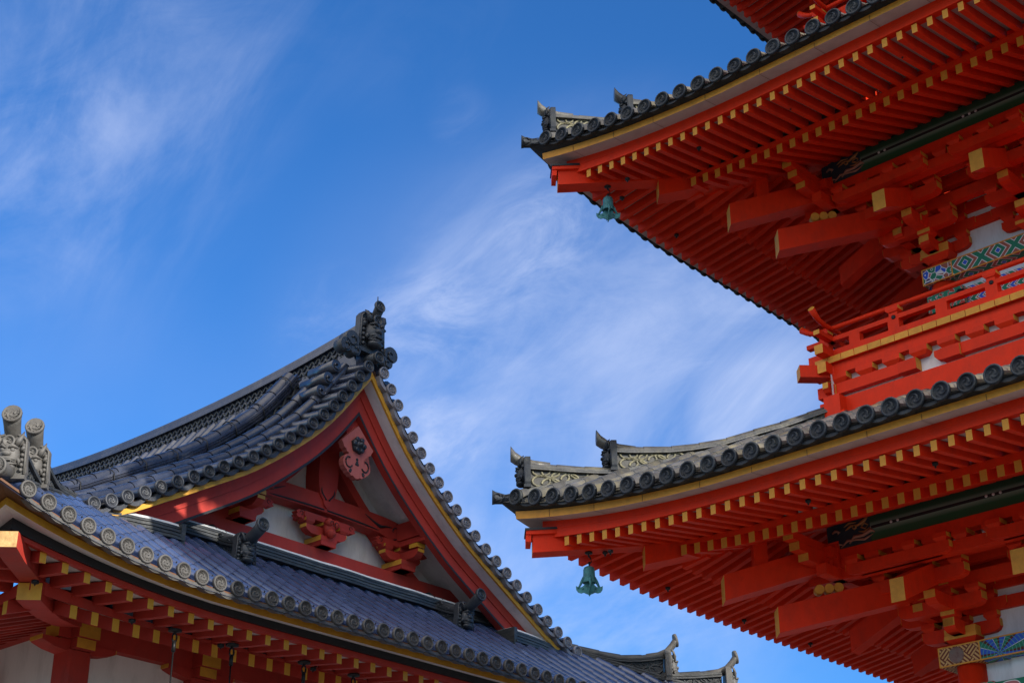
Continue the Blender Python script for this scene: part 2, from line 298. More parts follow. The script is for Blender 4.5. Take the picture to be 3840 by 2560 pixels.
def link(name, data, parent=None, **props):
    o = bpy.data.objects.new(name, data); COL.objects.link(o)
    if parent is not None: o.parent = parent
    for k, v in props.items(): o[k] = v
    return o
def interp(x, xs, ys):
    if x <= xs[0]: return ys[0]
    for i in range(len(xs)-1):
        if x <= xs[i+1]: return ys[i]+(ys[i+1]-ys[i])*(x-xs[i])/(xs[i+1]-xs[i])
    return ys[-1]
def rot(k):
    return (lambda p: p) if k % 4 == 0 else (lambda p: (p[1], -p[0], p[2])) if k % 4 == 1 else (lambda p: (-p[0], -p[1], p[2])) if k % 4 == 2 else (lambda p: (-p[1], p[0], p[2]))
def tomoe_disc(mb, c, ax, up, r, th, mat=0, seg=20, beads=0):   # round eave-tile end with raised rim and three commas; ax points outwards
    c = Vector(c); ax = Vector(ax).normalized(); up = Vector(up); up = (up-ax*up.dot(ax)).normalized(); b = ax.cross(up)
    mb.lathe([(r*.94, -th), (r, -th*.4), (r, th*.2), (r*.94, th*.5), (r*.80, th*.5), (r*.74, th*.12), (r*.74, th*.08), (r*.02, th*.1)], c, ax, seg, mat, True, up)
    for k in range(3):
        a0 = 2*pi*k/3+.4; path = []; rad = []
        for i in range(6):
            t = i/5; a = a0+t*2.1; rr = r*(0.20+0.36*t); path.append(c+ax*th*.2+(up*cos(a)+b*sin(a))*rr); rad.append(r*(.15-.11*t))
        rings = []
        for i, p in enumerate(path):
            d = (path[min(i+1, 5)]-path[max(i-1, 0)]).normalized(); s_ = ax.cross(d)
            rings.append([p-s_*rad[i], p+ax*th*.35, p+s_*rad[i]])
        mb.loft(rings, mat, False, False, False)
    for k in range(beads):
        a = 2*pi*k/beads; q = c+ax*th*.1+(up*cos(a)+b*sin(a))*r*.63
        mb.lathe([(r*.055, 0), (r*.05, th*.3), (0.0001, th*.4)], q, ax, 5, mat)
# --- demon-faced ridge-end tile, faces -Y, about 1 wide and 1.25 high, origin bottom centre of the back
def oni(mb, T, horns=1.0, plate=True, mat=0, ped=True, disc=True, beads=True):
    q = MB()
    if plate:
        prof = [(-.46, 0), (.46, 0), (.50, .10), (.46, .55), (.44, 1.0), (.34, 1.13), (.18, 1.18), (-.18, 1.18), (-.34, 1.13), (-.44, 1.0), (-.46, .55), (-.50, .10)]
        q.prism(prof, lambda a, b, t: (a, t, b), -.08, .12, mat)
        rim = [(-.44, .03), (-.42, .55), (-.40, .98), (-.31, 1.08), (-.15, 1.14), (.15, 1.14), (.31, 1.08), (.40, .98), (.42, .55), (.44, .03)]
        q.tube([(a, -.09, b) for a, b in rim], .035, 6, mat)
        if beads:
            for sx in (-1, 1):
                for k in range(6): q.ball((sx*.345, -.11, .14+k*.14), .058, 6, mat)
    # face
    q.ball((0, -.16, .52), .30, 10, mat, (1.0, .75, 1.25))
    q.ball((0, -.36, .50), .10, 8, mat, (1.3, 1.0, .8))            # nose
    q.ball((0, -.24, .38), .20, 8, mat, (1.25, .9, .45))           # upper lip
    q.ball((0, -.22, .16), .20, 8, mat, (1.2, .9, .55))            # jaw
    q.tube([(-.22, -.22, .30), (-.1, -.38, .33), (.1, -.38, .33), (.22, -.22, .30)], .028, 6, mat)
    q.tube([(-.24, -.2, .28), (-.12, -.36, .23), (.12, -.36, .23), (.24, -.2, .28)], .03, 6, mat)
    for sx in (-1, 1):
        q.ball((sx*.13, -.32, .62), .065, 8, mat)                  # eyes
        q.tube([(sx*.03, -.36, .66), (sx*.13, -.38, .73), (sx*.25, -.26, .70)], [.03, .055, .03], 6, mat)   # brow
        q.tube([(sx*.12, -.30, .36), (sx*.13, -.36, .26)], [.03, .012], 5, mat)       # fang
        q.tube([(sx*.22, -.2, .45), (sx*.30, -.2, .35), (sx*.27, -.2, .2)], [.05, .06, .03], 6, mat)        # cheek whiskers
        if horns:
            q.tube([(sx*.18, -.2, .78), (sx*.27, -.26, .92*1.0), (sx*.31, -.22, 1.06), (sx*.33, -.12, 1.06+.18*horns)], [.085, .075, .05, .012], 7, mat)
        q.tube([(sx*.30, -.14, .66), (sx*.37, -.17, .74), (sx*.36, -.12, .84)], [.04, .06, .015], 6, mat)   # ear
    if disc:
        q.lathe([(.15, .0), (.17, -.10), (.165, -.14), (.12, -.14), (.11, -.10), (.001, -.10)], (0, -.20, .88), (0, 1, 0), 14, mat)
        q.tube([(-.05, -.31, .94), (.04, -.31, .92), (-.03, -.31, .86), (.05, -.31, .82)], .02, 5, mat)
    if ped: q.box(-.48, .48, -.12, .13, -.10, .01, mat)
    for p in q.v: pass
    o = len(mb.v); mb.v += [tuple(T(Vector(p))) for p in q.v]; mb.f += [[o+i for i in f] for f in q.f]; mb.m += q.m; mb.sm += q.sm
def frame(o, right, out, scale=1.0):       # local (x right, -y outwards, z up) -> space
    o = Vector(o); r = Vector(right).normalized(); u = Vector(out).normalized()
    return lambda p: o+(r*p.x-u*p.y+Vector((0, 0, p.z)))*scale
def vring(c, lat, r, rz=None, n=12):   # ring in a vertical plane spanned by lat and z
    c = Vector(c); lat = Vector(lat); rz = r if rz is None else rz
    return [c+lat*cos(2*pi*i/n)*r+Vector((0, 0, sin(2*pi*i/n)*rz)) for i in range(n)]
def sweep(mb, F, prof, mats, k, zf, qs, closed=True, side_only=None):   # prof [(e, zfun)], mitred along one side of a square roof
    R = rot(k); rings = []
    ql = [(-1, q) for q in qs]+[(1, q) for q in reversed(qs)]
    if side_only == -1: ql = [(-1, q) for q in qs]
    for sd, q in ql: rings.append([R((sd*(F-e-q), e-F, zfun(q)+zf)) for e, zfun in prof])
    n = len(prof); o = len(mb.v); mb.v += [p for r in rings for p in r]
    for a in range(len(rings)-1):
        for i in range(n if closed else n-1):
            j = (i+1) % n
            mb.f.append([o+a*n+i, o+(a+1)*n+i, o+(a+1)*n+j, o+a*n+j]); mb.m.append(mats[i] if isinstance(mats, (list, tuple)) else mats); mb.sm.append(False)
# ================================================================== ground
g = MB(); g.box(-700, 700, -700, 700, -0.5, 0.0); g.build('ground', ['ground'], None, kind='structure')
# ================================================================== PAGODA
TH = -0.7544; CX = 27.75; F1 = 29.45
c_, s_ = cos(TH), sin(TH)
pc = (3.327+CX*c_-F1*s_, 93.929+CX*s_+F1*c_)
pag = bpy.data.objects.new('pagoda', None); COL.objects.link(pag)
pag.location = (pc[0]*U, pc[1]*U, 0); pag.rotation_euler = (0, 0, TH); pag.scale = (U, U, U)
pag['label'] = 'bright vermilion three-storeyed pagoda with grey tiled eaves stacked one above another'; pag['category'] = 'pagoda'
ZS = EYE/U
TIERS = [dict(F=F1, z=31.674+ZS, x0=0.0, xd0=-2.35, xd1=-.75, dp=1.45, bay=7.60, ew=18.0, colx=11.40),
         dict(F=F1-1.33, z=57.885+ZS, x0=1.33, xd0=-.78, xd1=.71, dp=1.436, bay=6.98, ew=17.8, colx=10.45),
         dict(F=F1-2.66, z=84.03+ZS, x0=2.66, xd0=.55, xd1=2.04, dp=1.43, bay=6.4, ew=17.6, colx=9.5)]
def pw(q, q0, p): return max(0.0, (q0-q)/q0)**p
def p_disc(q): return 1.83+2.27*pw(q, 21, 2.9)
def p_gb(q): return 0.90+1.72*pw(q, 21, 2.65)
def p_gt(q): return 1.27+1.84*pw(q, 21, 2.45)
def p_kt(q): return 1.10+1.41*pw(q, 21, 3.0)
def p_fly(c): return 0.8416*max(0, (22.19-c)/20.49)**3.095
def p_ji(c): return -0.192+1.28*max(0, (22.19-c)/20.49)**3.095
def p_roof(e, q): return 1.48+.40*(e+2)+.0055*(e+2)**2+2.27*max(0, 1-(e+2)/20)*pw(q, 21, 2.9)
QS = [0, .8, 1.6, 2.6, 3.8, 5, 6.5, 8, 10, 12.5, 15]
FLY_S, JI_S = 0.17, 0.38
fly_n = 0
fly_stuff = MB(); ji_stuff = MB()
def fly_mesh(wd, h, L, slope):
    b = MB(); b.hexa([(-wd/2, 0, -h/2), (wd/2, 0, -h/2), (wd/2, L, -h/2+slope*L-.03), (-wd/2, L, -h/2+slope*L-.03), (-wd/2, 0, h/2), (wd/2, 0, h/2), (wd/2, L, h/2+slope*L), (-wd/2, L, h/2+slope*L)], m=[0, 0, 1, 0, 0, 0]); return b
FLYB = fly_mesh(.35, .58, 5.35, FLY_S); FLYM = FLYB.mesh('flying_rafter', ['verm', 'gold'])
JIB = fly_mesh(.42, .64, 12.6, JI_S); JIM = JIB.mesh('base_rafter', ['verm', 'gold'])
def merge(dst, src, fn):
    o = len(dst.v); dst.v += [tuple(fn(p)) for p in src.v]; dst.f += [[o+i for i in f] for f in src.f]; dst.m += src.m; dst.sm += src.sm

for ti, T in enumerate(TIERS):
    F, zt = T['F'], T['z']
    # ---- roof surface and tile rows
    roof = MB(); discs = MB(); edge = MB(); board = MB(); kaya = MB(); kio = MB()
    TOP = 13.6
    for k in range(4):
        R = rot(k)
        es = [-2.05, -1, 0, 1.5, 3, 5, 7, 9, 11, TOP]
        rings = []
        for e in es:
            rings.append([R((sd*(F-e-q), e-F, zt+p_roof(e, q))) for sd, q in [(-1, q) for q in QS]+[(1, q) for q in reversed(QS)]])
        roof.loft(rings, 0, False, False, False, True)
        if ti == 2: roof.add([R((-(F-TOP), TOP-F, zt+p_roof(TOP, 0))), R((F-TOP, TOP-F, zt+p_roof(TOP, 0))), (0, 0, zt+p_roof(TOP, 0)+9)], [(0, 1, 2)])
        # underside of the tiles and the dark boards beneath them
        sweep(edge, F, [(-1.95, lambda q: p_disc(q)-.30), (-1.95, lambda q: p_disc(q)-.42), (-1.25, lambda q: p_gt(q)+.02), (-1.25, lambda q: p_disc(q)-.2)], 0, k, zt, QS, False)
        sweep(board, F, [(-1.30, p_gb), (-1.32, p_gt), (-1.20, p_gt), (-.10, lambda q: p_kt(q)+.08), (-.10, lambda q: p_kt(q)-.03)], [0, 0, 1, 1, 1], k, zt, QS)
        mid = lambda q: .5*(p_kt(q)+p_fly(q)+.3)
        sweep(kaya, F, [(-.14, p_kt), (-.14, lambda q: mid(q)+.02), (-.11, lambda q: mid(q)), (-.11, lambda q: p_fly(q)+.30), (.45, lambda q: p_fly(q)+.36), (.45, p_kt)], 0, k, zt, QS)
        # white boards over the flying rafters, red boards over the base rafters, the beam between them
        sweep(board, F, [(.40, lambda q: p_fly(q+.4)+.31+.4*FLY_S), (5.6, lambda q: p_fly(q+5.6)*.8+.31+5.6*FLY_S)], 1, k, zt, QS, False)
        sweep(kio, F, [(5.15, lambda q: p_ji(q+5.1)+.325), (5.15, lambda q: p_fly(q+5.1)*.9+.62), (5.75, lambda q: p_fly(q+5.7)*.9+.75), (5.75, lambda q: p_ji(q+5.7)+.5)], 0, k, zt, QS)
        sweep(kio, F, [(5.5, lambda q: p_ji(q+5.5)+.33+.4*JI_S), (18.6, lambda q: -.192+.34+13.5*JI_S)], 0, k, zt, [0, 1, 2, 4, 6, 8, F-19.2], False)
        # tile rows
        xs = []
        x = T['xd0']-CX; xs.append(x); x = T['xd1']-CX
        while x < F+.6: xs.append(x); x += T['dp']
        for n_, X in enumerate(xs):
            c = F-abs(X); e1 = min(TOP, c-.5)
            dz = zt+p_disc(c+2.0)
            ctr = Vector((X, -2.05-F, dz))
            q = MB(); tomoe_disc(q, ctr, (0, -1, 0), (0, 0, 1), .54, .16, 0, 18); merge(discs, q, R)
            e = -2.0; first = True
            q = MB()
            while e < e1-.2:
                en = min(e+1.3, e1); r0, r1 = (.46, .40)
                ring = []
                for ee, rr in ((e, r0), (en, r1)):
                    zz = zt+p_roof(ee, max(0, c-ee))+.33
                    ring.append([Vector((X+cos(a)*rr, ee-F, zz+sin(a)*rr*(.95))) for a in [pi*(-.12+1.24*i/8) for i in range(9)]])
                q.loft(ring, 0, False, False, False, True)
                q.add([(X+cos(a)*.46, e-F, zt+p_roof(e, max(0, c-e))+.33+sin(a)*.44) for a in [pi*(-.12+1.24*i/8) for i in range(9)]]+[(X, e-F, zt+p_roof(e, max(0, c-e))+.2)], [(i+1, i, 9) for i in range(8)])
                if first and k < 2: q.lathe([(.06, 0), (.05, .12), (.001, .14)], (X-.15, e-F+.75, zt+p_roof(e+.75, max(0, c-e))+.74), (0, 0, 1), 5)
                first = False; e += 1.3
            merge(roof, q, R)
            # hanging flat tile between this row and the next
            if n_ < len(xs)-1:
                X1 = xs[n_+1]; up = []; lo = []; bk = []
                for i in range(7):
                    t = i/6; Xi = X+(X1-X)*t; zc = zt+p_disc(F-abs(Xi)+2.0)-.10-.20*sin(pi*t)
                    up.append(Vector((Xi, -1.93-F, zc))); lo.append(Vector((Xi, -1.93-F, zc-.27))); bk.append(Vector((Xi, -.9-F, zc+.35)))
                q = MB(); q.loft([lo, up, bk], 0, False, False, False, False); q.loft([[p+Vector((0, .6, .1)) for p in lo], lo], 0, False, False, False, False); merge(discs, q, R)
    # seams where the eave boards are jointed
    seam = MB()
    for k in range(2):
        R = rot(k); X = -F+1.5; m = MB()
        while X < F:
            q_ = F+1.3-abs(X); a0, a1 = zt+p_gb(q_), zt+p_gt(q_)
            m.box(X-.012, X+.012, -1.336-F, -1.325-F, a0-.002, a1-.004)
            b0 = zt+p_kt(max(0, q_-1.1)); m.add([(X-.015, -1.29-F, a0-.006), (X+.015, -1.29-F, a0-.006), (X+.015, -.16-F, b0-.036), (X-.015, -.16-F, b0-.036)], [(0, 1, 2, 3)])
            X += random.uniform(3.0, 4.2)
        merge(seam, m, R)
    seam.build('board_seams', ['hbrown'], pag)
    # ---- hip ridges, ridge-end tiles
    ro = roof.build('roof', ['tile'], pag)
    for k in range(4):
        R = rot(k); hip = MB(); tipm = MB()
        def Pd(e, s, z, zt=zt, F=F): return R((-(F-e)+s/sqrt(2), -(F-e)-s/sqrt(2), z+zt))
        r1t = ([-.84, -.08, 1.13, 2.31, 3.4], [6.35, 6.29, 6.16, 6.09, 6.10])
        r2t = ([2.98, 3.75, 5.55, 6.51, 8, 8.48, 9.81, 10.85, 12.47, 13.6], [7.55, 7.50, 7.56, 7.72, 8.11, 8.36, 8.99, 9.43, 10.33, 10.9])
        for ri, (e0, e1, tb) in enumerate(((-.75, 3.3, r1t), (3.15, 13.5, r2t))):
            N = 10 if ri == 0 else 22
            ee = [e0+(e1-e0)*i/N for i in range(N+1)]
            bs = [min(p_roof(e, 0)+.15, interp(e, *tb)-.95) for e in ee]; tp = [interp(e, *tb) for e in ee]
            def layer(w_, f0, f1, mt=3):
                hip.loft([[Pd(e, -w_, f0(i)), Pd(e, w_, f0(i)), Pd(e, w_, f1(i)), Pd(e, -w_, f1(i))] for i, e in enumerate(ee)], mt, True, True, True, False)
            layer(.66, lambda i: bs[i]-.2, lambda i: bs[i]+.06); layer(.60, lambda i: bs[i]+.08, lambda i: bs[i]+.17)
            layer(.46, lambda i: bs[i]+.25, lambda i: tp[i]-.7, 2)
            layer(.70, lambda i: tp[i]-.66, lambda i: tp[i]-.55); layer(.64, lambda i: tp[i]-.51, lambda i: tp[i]-.40)
            # round cover tiles on top
            e = e0
            while e < e1-.2:
                en = min(e+1.25, e1)
                hip.loft([[Pd(x_, cos(a)*r_*1.1, interp(x_, *tb)-.40+sin(a)*r_) for a in [pi*i/8 for i in range(9)]] for x_, r_ in ((e, .40), (en, .365))], 0, False, False, False, True)
                e += 1.25
            # interlaced rings of half tiles
            e = e0+.55; row_n = 0
            while e < e1-.3:
                b0 = min(p_roof(e, 0)+.15, interp(e, *tb)-.95)+.16; t0 = interp(e, *tb)-.66
                nr = int((t0-b0)/.36+.35); ph = int(round((e-e0)/.42))
                for rr in range(nr):
                    zc = b0+(rr+.5)*(t0-b0)/max(nr, 1); upw = 1 if (rr+ph) % 2 == 0 else -1
                    for sd in ((1, -1) if k < 2 else (1,)):
                        hip.tube([Pd(e+cos(a)*.40, sd*.47, zc-upw*.17+upw*sin(a)*.36) for a in [pi*i/6 for i in range(7)]], .082, 5, 1, False)
                e += .42
        lat = Vector(R((1, -1, 0)))/sqrt(2); outd = Vector(R((-1, -1, 0)))/sqrt(2)
        for (e, zb, sc) in ((-.82, 4.62, 1.72), (3.02, 5.80, 1.72)):
            onim = MB(); oni(onim, frame(Pd(e, 0, zb), lat, outd, sc), .55, beads=False); onim.build('ridge_end_face', ['disc'], ro)
            hip.loft([vring(Pd(e+de*1.15, 0, zb+dz), lat, r_) for de, dz, r_ in ((-.63, 2.32, .50), (-.45, 2.02, .42), (-.2, 1.78, .36), (.25, 1.55, .34), (.9, 1.42, .33))], 0, True, True, True, True)
        # flared corner tile
        tipm.loft([vring(Pd(e, 0, z_), lat, r_*.9, r_) for e, z_, r_ in ((-2.35, 4.02, .48), (-2.2, 3.98, .40), (-1.8, 3.90, .32), (-1.2, 3.92, .30), (-.4, 4.25, .3))], 0, True, True, True, True)
        tipm.tube([Pd(-2.1+.2*cos(a)*(.6+.12*a), .38, 3.98+.2*sin(a)*(.6+.12*a)) for a in [i*.6 for i in range(12)]], .035, 5, 0, False)
        tipm.tube([Pd(-2.1, .36, 4.15), Pd(-1.85, .36, 4.02), Pd(-1.55, .34, 4.12), Pd(-1.2, .34, 4.12)], .04, 5, 0, False)
        hip.build('hip_ridge', ['tile', 'lichen', 'ridgecore', 'silver'], ro); tipm.build('corner_tile', ['disc'], ro)
    discs.build('eave_tiles', ['disc'], ro); edge.build('eave_underside', ['dark'], ro)
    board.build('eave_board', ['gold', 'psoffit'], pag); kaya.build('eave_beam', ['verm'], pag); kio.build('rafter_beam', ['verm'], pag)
    # ---- rafters
    for k in range(4):
        R = rot(k)
        nmax = int(2*CX-2*T['x0'])
        for i in range(0, nmax+1):
            X = i+T['x0']-CX; c = F-abs(X)
            if c < 1.2: continue
            for kind in (0, 1):
                if kind == 0:
                    z0 = p_fly(c); e0 = 0; z1 = p_fly(c)*.85; L = 5.35
                    if c < 5.6: L = max(1.0, c-.3)
                else:
                    if c < 6.2: continue
                    z0 = p_ji(c); e0 = 5.083; z1 = -.192+(z0+.192)*.25; L = 12.6
                    if c < 18: L = c-e0-.2
                src, me = (FLYB, FLYM) if kind == 0 else (JIB, JIM); L0 = 5.35 if kind == 0 else 12.6
                dz = (z1-z0)*(1 if kind else min(1, L/5.35))
                single = (k == 0 and ti < 2 and ((kind == 0 and i < 30) or (kind == 1 and i < (28 if ti == 0 else 23)))) or (k == 1 and kind == 0 and ti == 0 and i > nmax-38)
                fn = lambda p: R((X+p[0], e0-F+p[1]*L/L0, zt+z0+p[2]*1.0+(p[1]/L0)*(dz-(1-L/L0)*L0*(FLY_S if kind == 0 else JI_S))))
                if single:
                    q = MB(); merge(q, src, lambda p: (p[0], p[1]*L/L0, p[2]+(p[1]/L0)*(dz-(1-L/L0)*L0*(FLY_S if kind == 0 else JI_S))))
                    o = q.build('flying_rafter' if kind == 0 else 'base_rafter', ['verm', 'gold'], pag)
                    o.location = R((X, e0-F, zt+z0)); o.rotation_euler = (0, 0, -pi/2*k)
                else:
                    merge(fly_stuff if kind == 0 else ji_stuff, src, fn)
    # ---- hip rafters
    for k in range(4):
        R = rot(k)
        def Pd(e, s, z, zt=zt, F=F): return R((-(F-e)+s/sqrt(2), -(F-e)-s/sqrt(2), z+zt))
        def dbeam(mb, e0, e1, b0, t0, b1, t1, hw, mat=0, m0=1):
            mb.hexa([Pd(e0, -hw, b0), Pd(e0, hw, b0), Pd(e1, hw, b1), Pd(e1, -hw, b1), Pd(e0, -hw, t0), Pd(e0, hw, t0), Pd(e1, hw, t1), Pd(e1, -hw, t1)], m=[mat, mat, m0, mat, mat, mat])
        h = MB(); dbeam(h, -.60, 6.0, .28, 1.50, .95, 2.4, .56)
        dbeam(h, -.88, .5, 1.36, 1.60, 1.46, 1.72, .78, 0, 0); dbeam(h, -.88, -.66, .92, 1.37, .92, 1.37, .70, 0, 0)
        dbeam(h, -.93, .52, 1.60, 1.74, 1.72, 1.86, .84, 2, 2)
        h.build('hip_rafter', ['verm', 'gold', 'black'], pag)
        h = MB(); dbeam(h, 4.25, 16.0, -.46, .76, 3.4, 4.6, .66); dbeam(h, 9.0, 9.6, -1.0, 1.3, -1.0, 1.3, .45, 0, 0)
        h.build('hip_rafter', ['verm', 'gold'], pag)
        h = MB(); dbeam(h, 7.62, 17, -2.66, -1.05, 1.5, 3.1, .62); h.build('hip_rafter', ['verm', 'gold'], pag)
        h = MB(); dbeam(h, 9.85, 18.5, -4.62, -3.0, -1.5, .1, .62); h.build('hip_rafter', ['verm', 'gold'], pag)
        for j in range(3): h2 = MB(); h2.tube([Pd(11.75+j*.42, -.2, -1.82+j*.07), Pd(11.75+j*.42, .42, -1.82+j*.07)], .29, 12, 0); h2.build('scroll_block', ['gold'], pag)
    # ---- green eave purlin
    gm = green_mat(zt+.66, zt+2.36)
    dep = 12.3; hx = F-dep
    for k in range(4):
        R = rot(k); q = MB(); b = MB()
        b.box(-hx+.1, hx-.1, dep-F, dep-F+.9, zt+.66, zt+2.36); b.box(-hx+3.2, hx-3.2, dep-F-.03, dep-F, zt+1.43, zt+1.61, 1)
        if k == 0:
            for xx in (4.6, 5.05, 10.9, 11.35, 11.8, 17.2, 17.65): b.lathe([(.09, 0), (.09, .03), (.001, .035)], (-hx+xx, dep-F-.03, zt+1.52), (0, -1, 0), 10, 2)
        # painted dragon head on the end of the purlin: dark ground, curling flames, eye, jaw
        x0 = -hx+.12
        b.box(x0-.02, x0+3.0, dep-F-.025, dep-F, zt+.67, zt+2.35, 3)
        yy = dep-F-.05
        def fl(pts, r, mt): b.tube([(x0+a, yy, zt+.66+c2*1.7) for a, c2 in pts], r, 6, mt, True)
        if k < 2:
            for pts, r, mt in (([(1.3, .62), (1.7, .74), (2.2, .70), (2.6, .78), (3.0, .98)], [.03, .09, .07, .13, .02], 4), ([(1.2, .75), (1.6, .86), (2.1, .82)], [.02, .07, .02], 4), ([(1.5, .10), (1.9, .30), (2.5, .28), (3.1, .40), (3.3, .30)], [.03, .12, .10, .12, .03], 5),
                               ([(.9, .02), (1.4, .22), (2.0, .18), (2.6, .12), (3.2, .24)], [.03, .09, .07, .08, .02], 5), ([(2.4, .60), (2.7, .5), (2.9, .62), (2.65, .72), (2.45, .64)], .055, 4), ([(2.2, .46), (2.6, .40), (3.0, .5)], [.02, .07, .02], 4),
                               ([(.35, .62), (.6, .70), (.85, .60), (.7, .52)], [.05, .1, .1, .04], 5), ([(.5, .05), (.8, .16), (1.1, .1)], [.02, .07, .02], 5)): fl(pts, r, mt)
            b.lathe([(.17, 0), (.15, .04), (.001, .05)], (x0+1.95, dep-F-.04, zt+1.78), (0, -1, 0), 12, 4); b.lathe([(.08, 0), (.07, .03), (.001, .035)], (x0+1.95, dep-F-.09, zt+1.78), (0, -1, 0), 10, 1)
        merge(q, b, R)
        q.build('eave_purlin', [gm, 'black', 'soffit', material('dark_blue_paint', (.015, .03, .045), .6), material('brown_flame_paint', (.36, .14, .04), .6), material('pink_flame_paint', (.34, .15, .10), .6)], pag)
    # ---- bracket sets
    ew, bay, cx0 = T['ew'], T['bay'], T['colx']
    def arm_prof(L, h, z, endcut=.45):   # arm along its length with rounded underside at both ends
        return [(-L, z+h*.42), (-L+.12, z+h*.18), (-L+.38, z+.03), (-L+.75, z), (L-.75, z), (L-.38, z+.03), (L-.12, z+h*.18), (L, z+h*.42), (L, z+h), (-L, z+h)]
    def arm(mb, xc, e, z, h, wd, L0, L1):   # arm parallel to the wall from -L0 to +L1
        pr = arm_prof(1, h, z); pts = []
        for a, b in pr:
            L = L0 if a < 0 else L1
            pts.append((xc+(a*1.0+(L-1 if a > 0 else -(L-1))), b))
        n = len(pts)
        mb.prism(pts, lambda a, b, t: (a, e-F+t, zt+b), -wd/2, wd/2, 0)
        for xe, sg in ((xc-L0, -1), (xc+L1, 1)):
            mb.box(xe-.012 if sg < 0 else xe, xe if sg < 0 else xe+.012, e-F-wd/2, e-F+wd/2, zt+z+h*.42, zt+z+h, 1)
    def parm(mb, xc, e0, e1, z, h, wd):     # arm projecting out from the wall, tip at e0
        pr = [(e0, z+h*.42), (e0+.12, z+h*.18), (e0+.38, z+.03), (e0+.75, z), (e1, z), (e1, z+h), (e0, z+h)]
        mb.prism(pr, lambda a, b, t: (xc+t, a-F, zt+b), -wd/2, wd/2, 0)
        mb.box(xc-wd/2, xc+wd/2, e0-F-.012, e0-F, zt+z+h*.42, zt+z+h, 1)
    def block(mb, xc, e, z, s=.44, h=.5):   # bearing block with bevelled foot and ochre end grain
        y = e-F
        mb.hexa([(xc-s*.7, y-s*.7, zt+z), (xc+s*.7, y-s*.7, zt+z), (xc+s*.7, y+s*.7, zt+z), (xc-s*.7, y+s*.7, zt+z), (xc-s, y-s, zt+z+h*.45), (xc+s, y-s, zt+z+h*.45), (xc+s, y+s, zt+z+h*.45), (xc-s, y+s, zt+z+h*.45)])
        mb.box(xc-s, xc+s, y-s, y+s, zt+z+h*.45, zt+z+h, 0, [0, 0, 0, 1, 0, 1])
    st = 1.9
    def pieces(xc, corner):
        out_ = []
        A = lambda *a: out_.append(('bracket_arm', lambda mb, a=a: arm(mb, *a)))
        Pm = lambda *a: out_.append(('bracket_arm', lambda mb, a=a: parm(mb, *a)))
        B = lambda *a: out_.append(('bearing_block', lambda mb, a=a: block(mb, *a)))
        Pm(xc, ew-2.25, ew+.2, -4.72, .82, .74); Pm(xc, ew-4.2, ew+.2, -3.44, .82, .74)
        for lv, (e, z, L) in enumerate(((ew, -4.72, 2.3), (ew-st, -3.44, 2.3), (ew-2*st, -2.16, 2.4), (ew-3*st, -1.22, 2.6))):
            e += .001*lv
            l0 = L+ (0 if not corner else .6+lv*.4)
            A(xc, e, z, .80 if lv < 3 else .68, .66, l0, L)
            for dx in (-1, 0, 1):
                xo = dx*(L-.5) if dx >= 0 else -(l0-.5)
                B(xc+xo, e, z+(.80 if lv < 3 else .68), .46, .48)
        A(xc, ew+.002, -3.44, .8, .66, 2.9, 2.9); A(xc, ew+.002, -2.16, .8, .66, 2.3, 2.3); B(xc-1.8, ew, -2.64, .46, .48); B(xc+1.8, ew, -2.64, .46, .48); B(xc-1.9, ew, -1.36, .46, .48); B(xc+1.9, ew, -1.36, .46, .48)
        def tail(mb):
            e0, e1 = 10.1, ew+.5; s2 = .46; hw = .46
            mb.hexa([(xc-hw, e0-F, zt-4.15), (xc+hw, e0-F, zt-4.15), (xc+hw, e1-F, zt-4.15+s2*(e1-e0)), (xc-hw, e1-F, zt-4.15+s2*(e1-e0)), (xc-hw, e0-F, zt-2.75), (xc+hw, e0-F, zt-2.75), (xc+hw, e1-F, zt-2.75+s2*(e1-e0)), (xc-hw, e1-F, zt-2.75+s2*(e1-e0))], m=[0, 0, 1, 0, 0, 0])
        out_.append(('tail_rafter', tail))
        if corner:
            for (xe, z, s, hh) in ((8.0, .40, .40, .5), (8.6, -.12, .42, .5), (9.5, -.58, .46, .48)):   # corbelled ends past the crossing purlins
                xx = -F+xe
                if xc < 0: out_.append(('bracket_arm', lambda mb, xx=xx, z=z, hh=hh: (mb.box(xx, -F+13.2, dep-F-.36+hh*.01, dep-F+.36+hh*.01, zt+z, zt+z+hh, 0, [0, 0, 0, 0, 0, 1]))))
                else: out_.append(('bracket_arm', lambda mb, xx=xx, z=z, hh=hh: (mb.box(F-13.2, -xx, dep-F-.36+hh*.01, dep-F+.36+hh*.01, zt+z, zt+z+hh, 0, [0, 0, 0, 1, 0, 0]))))
        return out_
    cols = [-cx0, -cx0+bay, cx0-bay, cx0]
    for k in range(2):
        R = rot(k); rest = MB()
        for ci, xc in enumerate(cols):
            detail = (k == 0 and ci < 2 and ti < 2)
            d0 = MB(); y = ew-F
            d0.hexa([(xc-.7, y-.7, zt-5.25), (xc+.7, y-.7, zt-5.25), (xc+.7, y+.7, zt-5.25), (xc-.7, y+.7, zt-5.25), (xc-1.02, y-1.02, zt-4.82), (xc+1.02, y-1.02, zt-4.82), (xc+1.02, y+1.02, zt-4.82), (xc-1.02, y+1.02, zt-4.82)])
            d0.box(xc-1.02, xc+1.02, y-1.02, y+1.02, zt-4.82, zt-4.2, 0, [0, 0, 1 if ci == 0 else 0, 1, 0, 1]); d0.box(xc-1.05, xc+1.05, y-1.05, y-1.02, zt-4.86, zt-4.62, 1)
            pcs = pieces(xc, ci in (0, 3))
            if detail:
                ds = d0.build('bracket_set', ['verm', 'gold'], pag)
                for nm, fn in pcs:
                    q = MB(); fn(q); q.build(nm, ['verm', 'gold'], ds)
            else:
                merge(rest, d0, R)
                for nm, fn in pcs: q = MB(); fn(q); merge(rest, q, R)
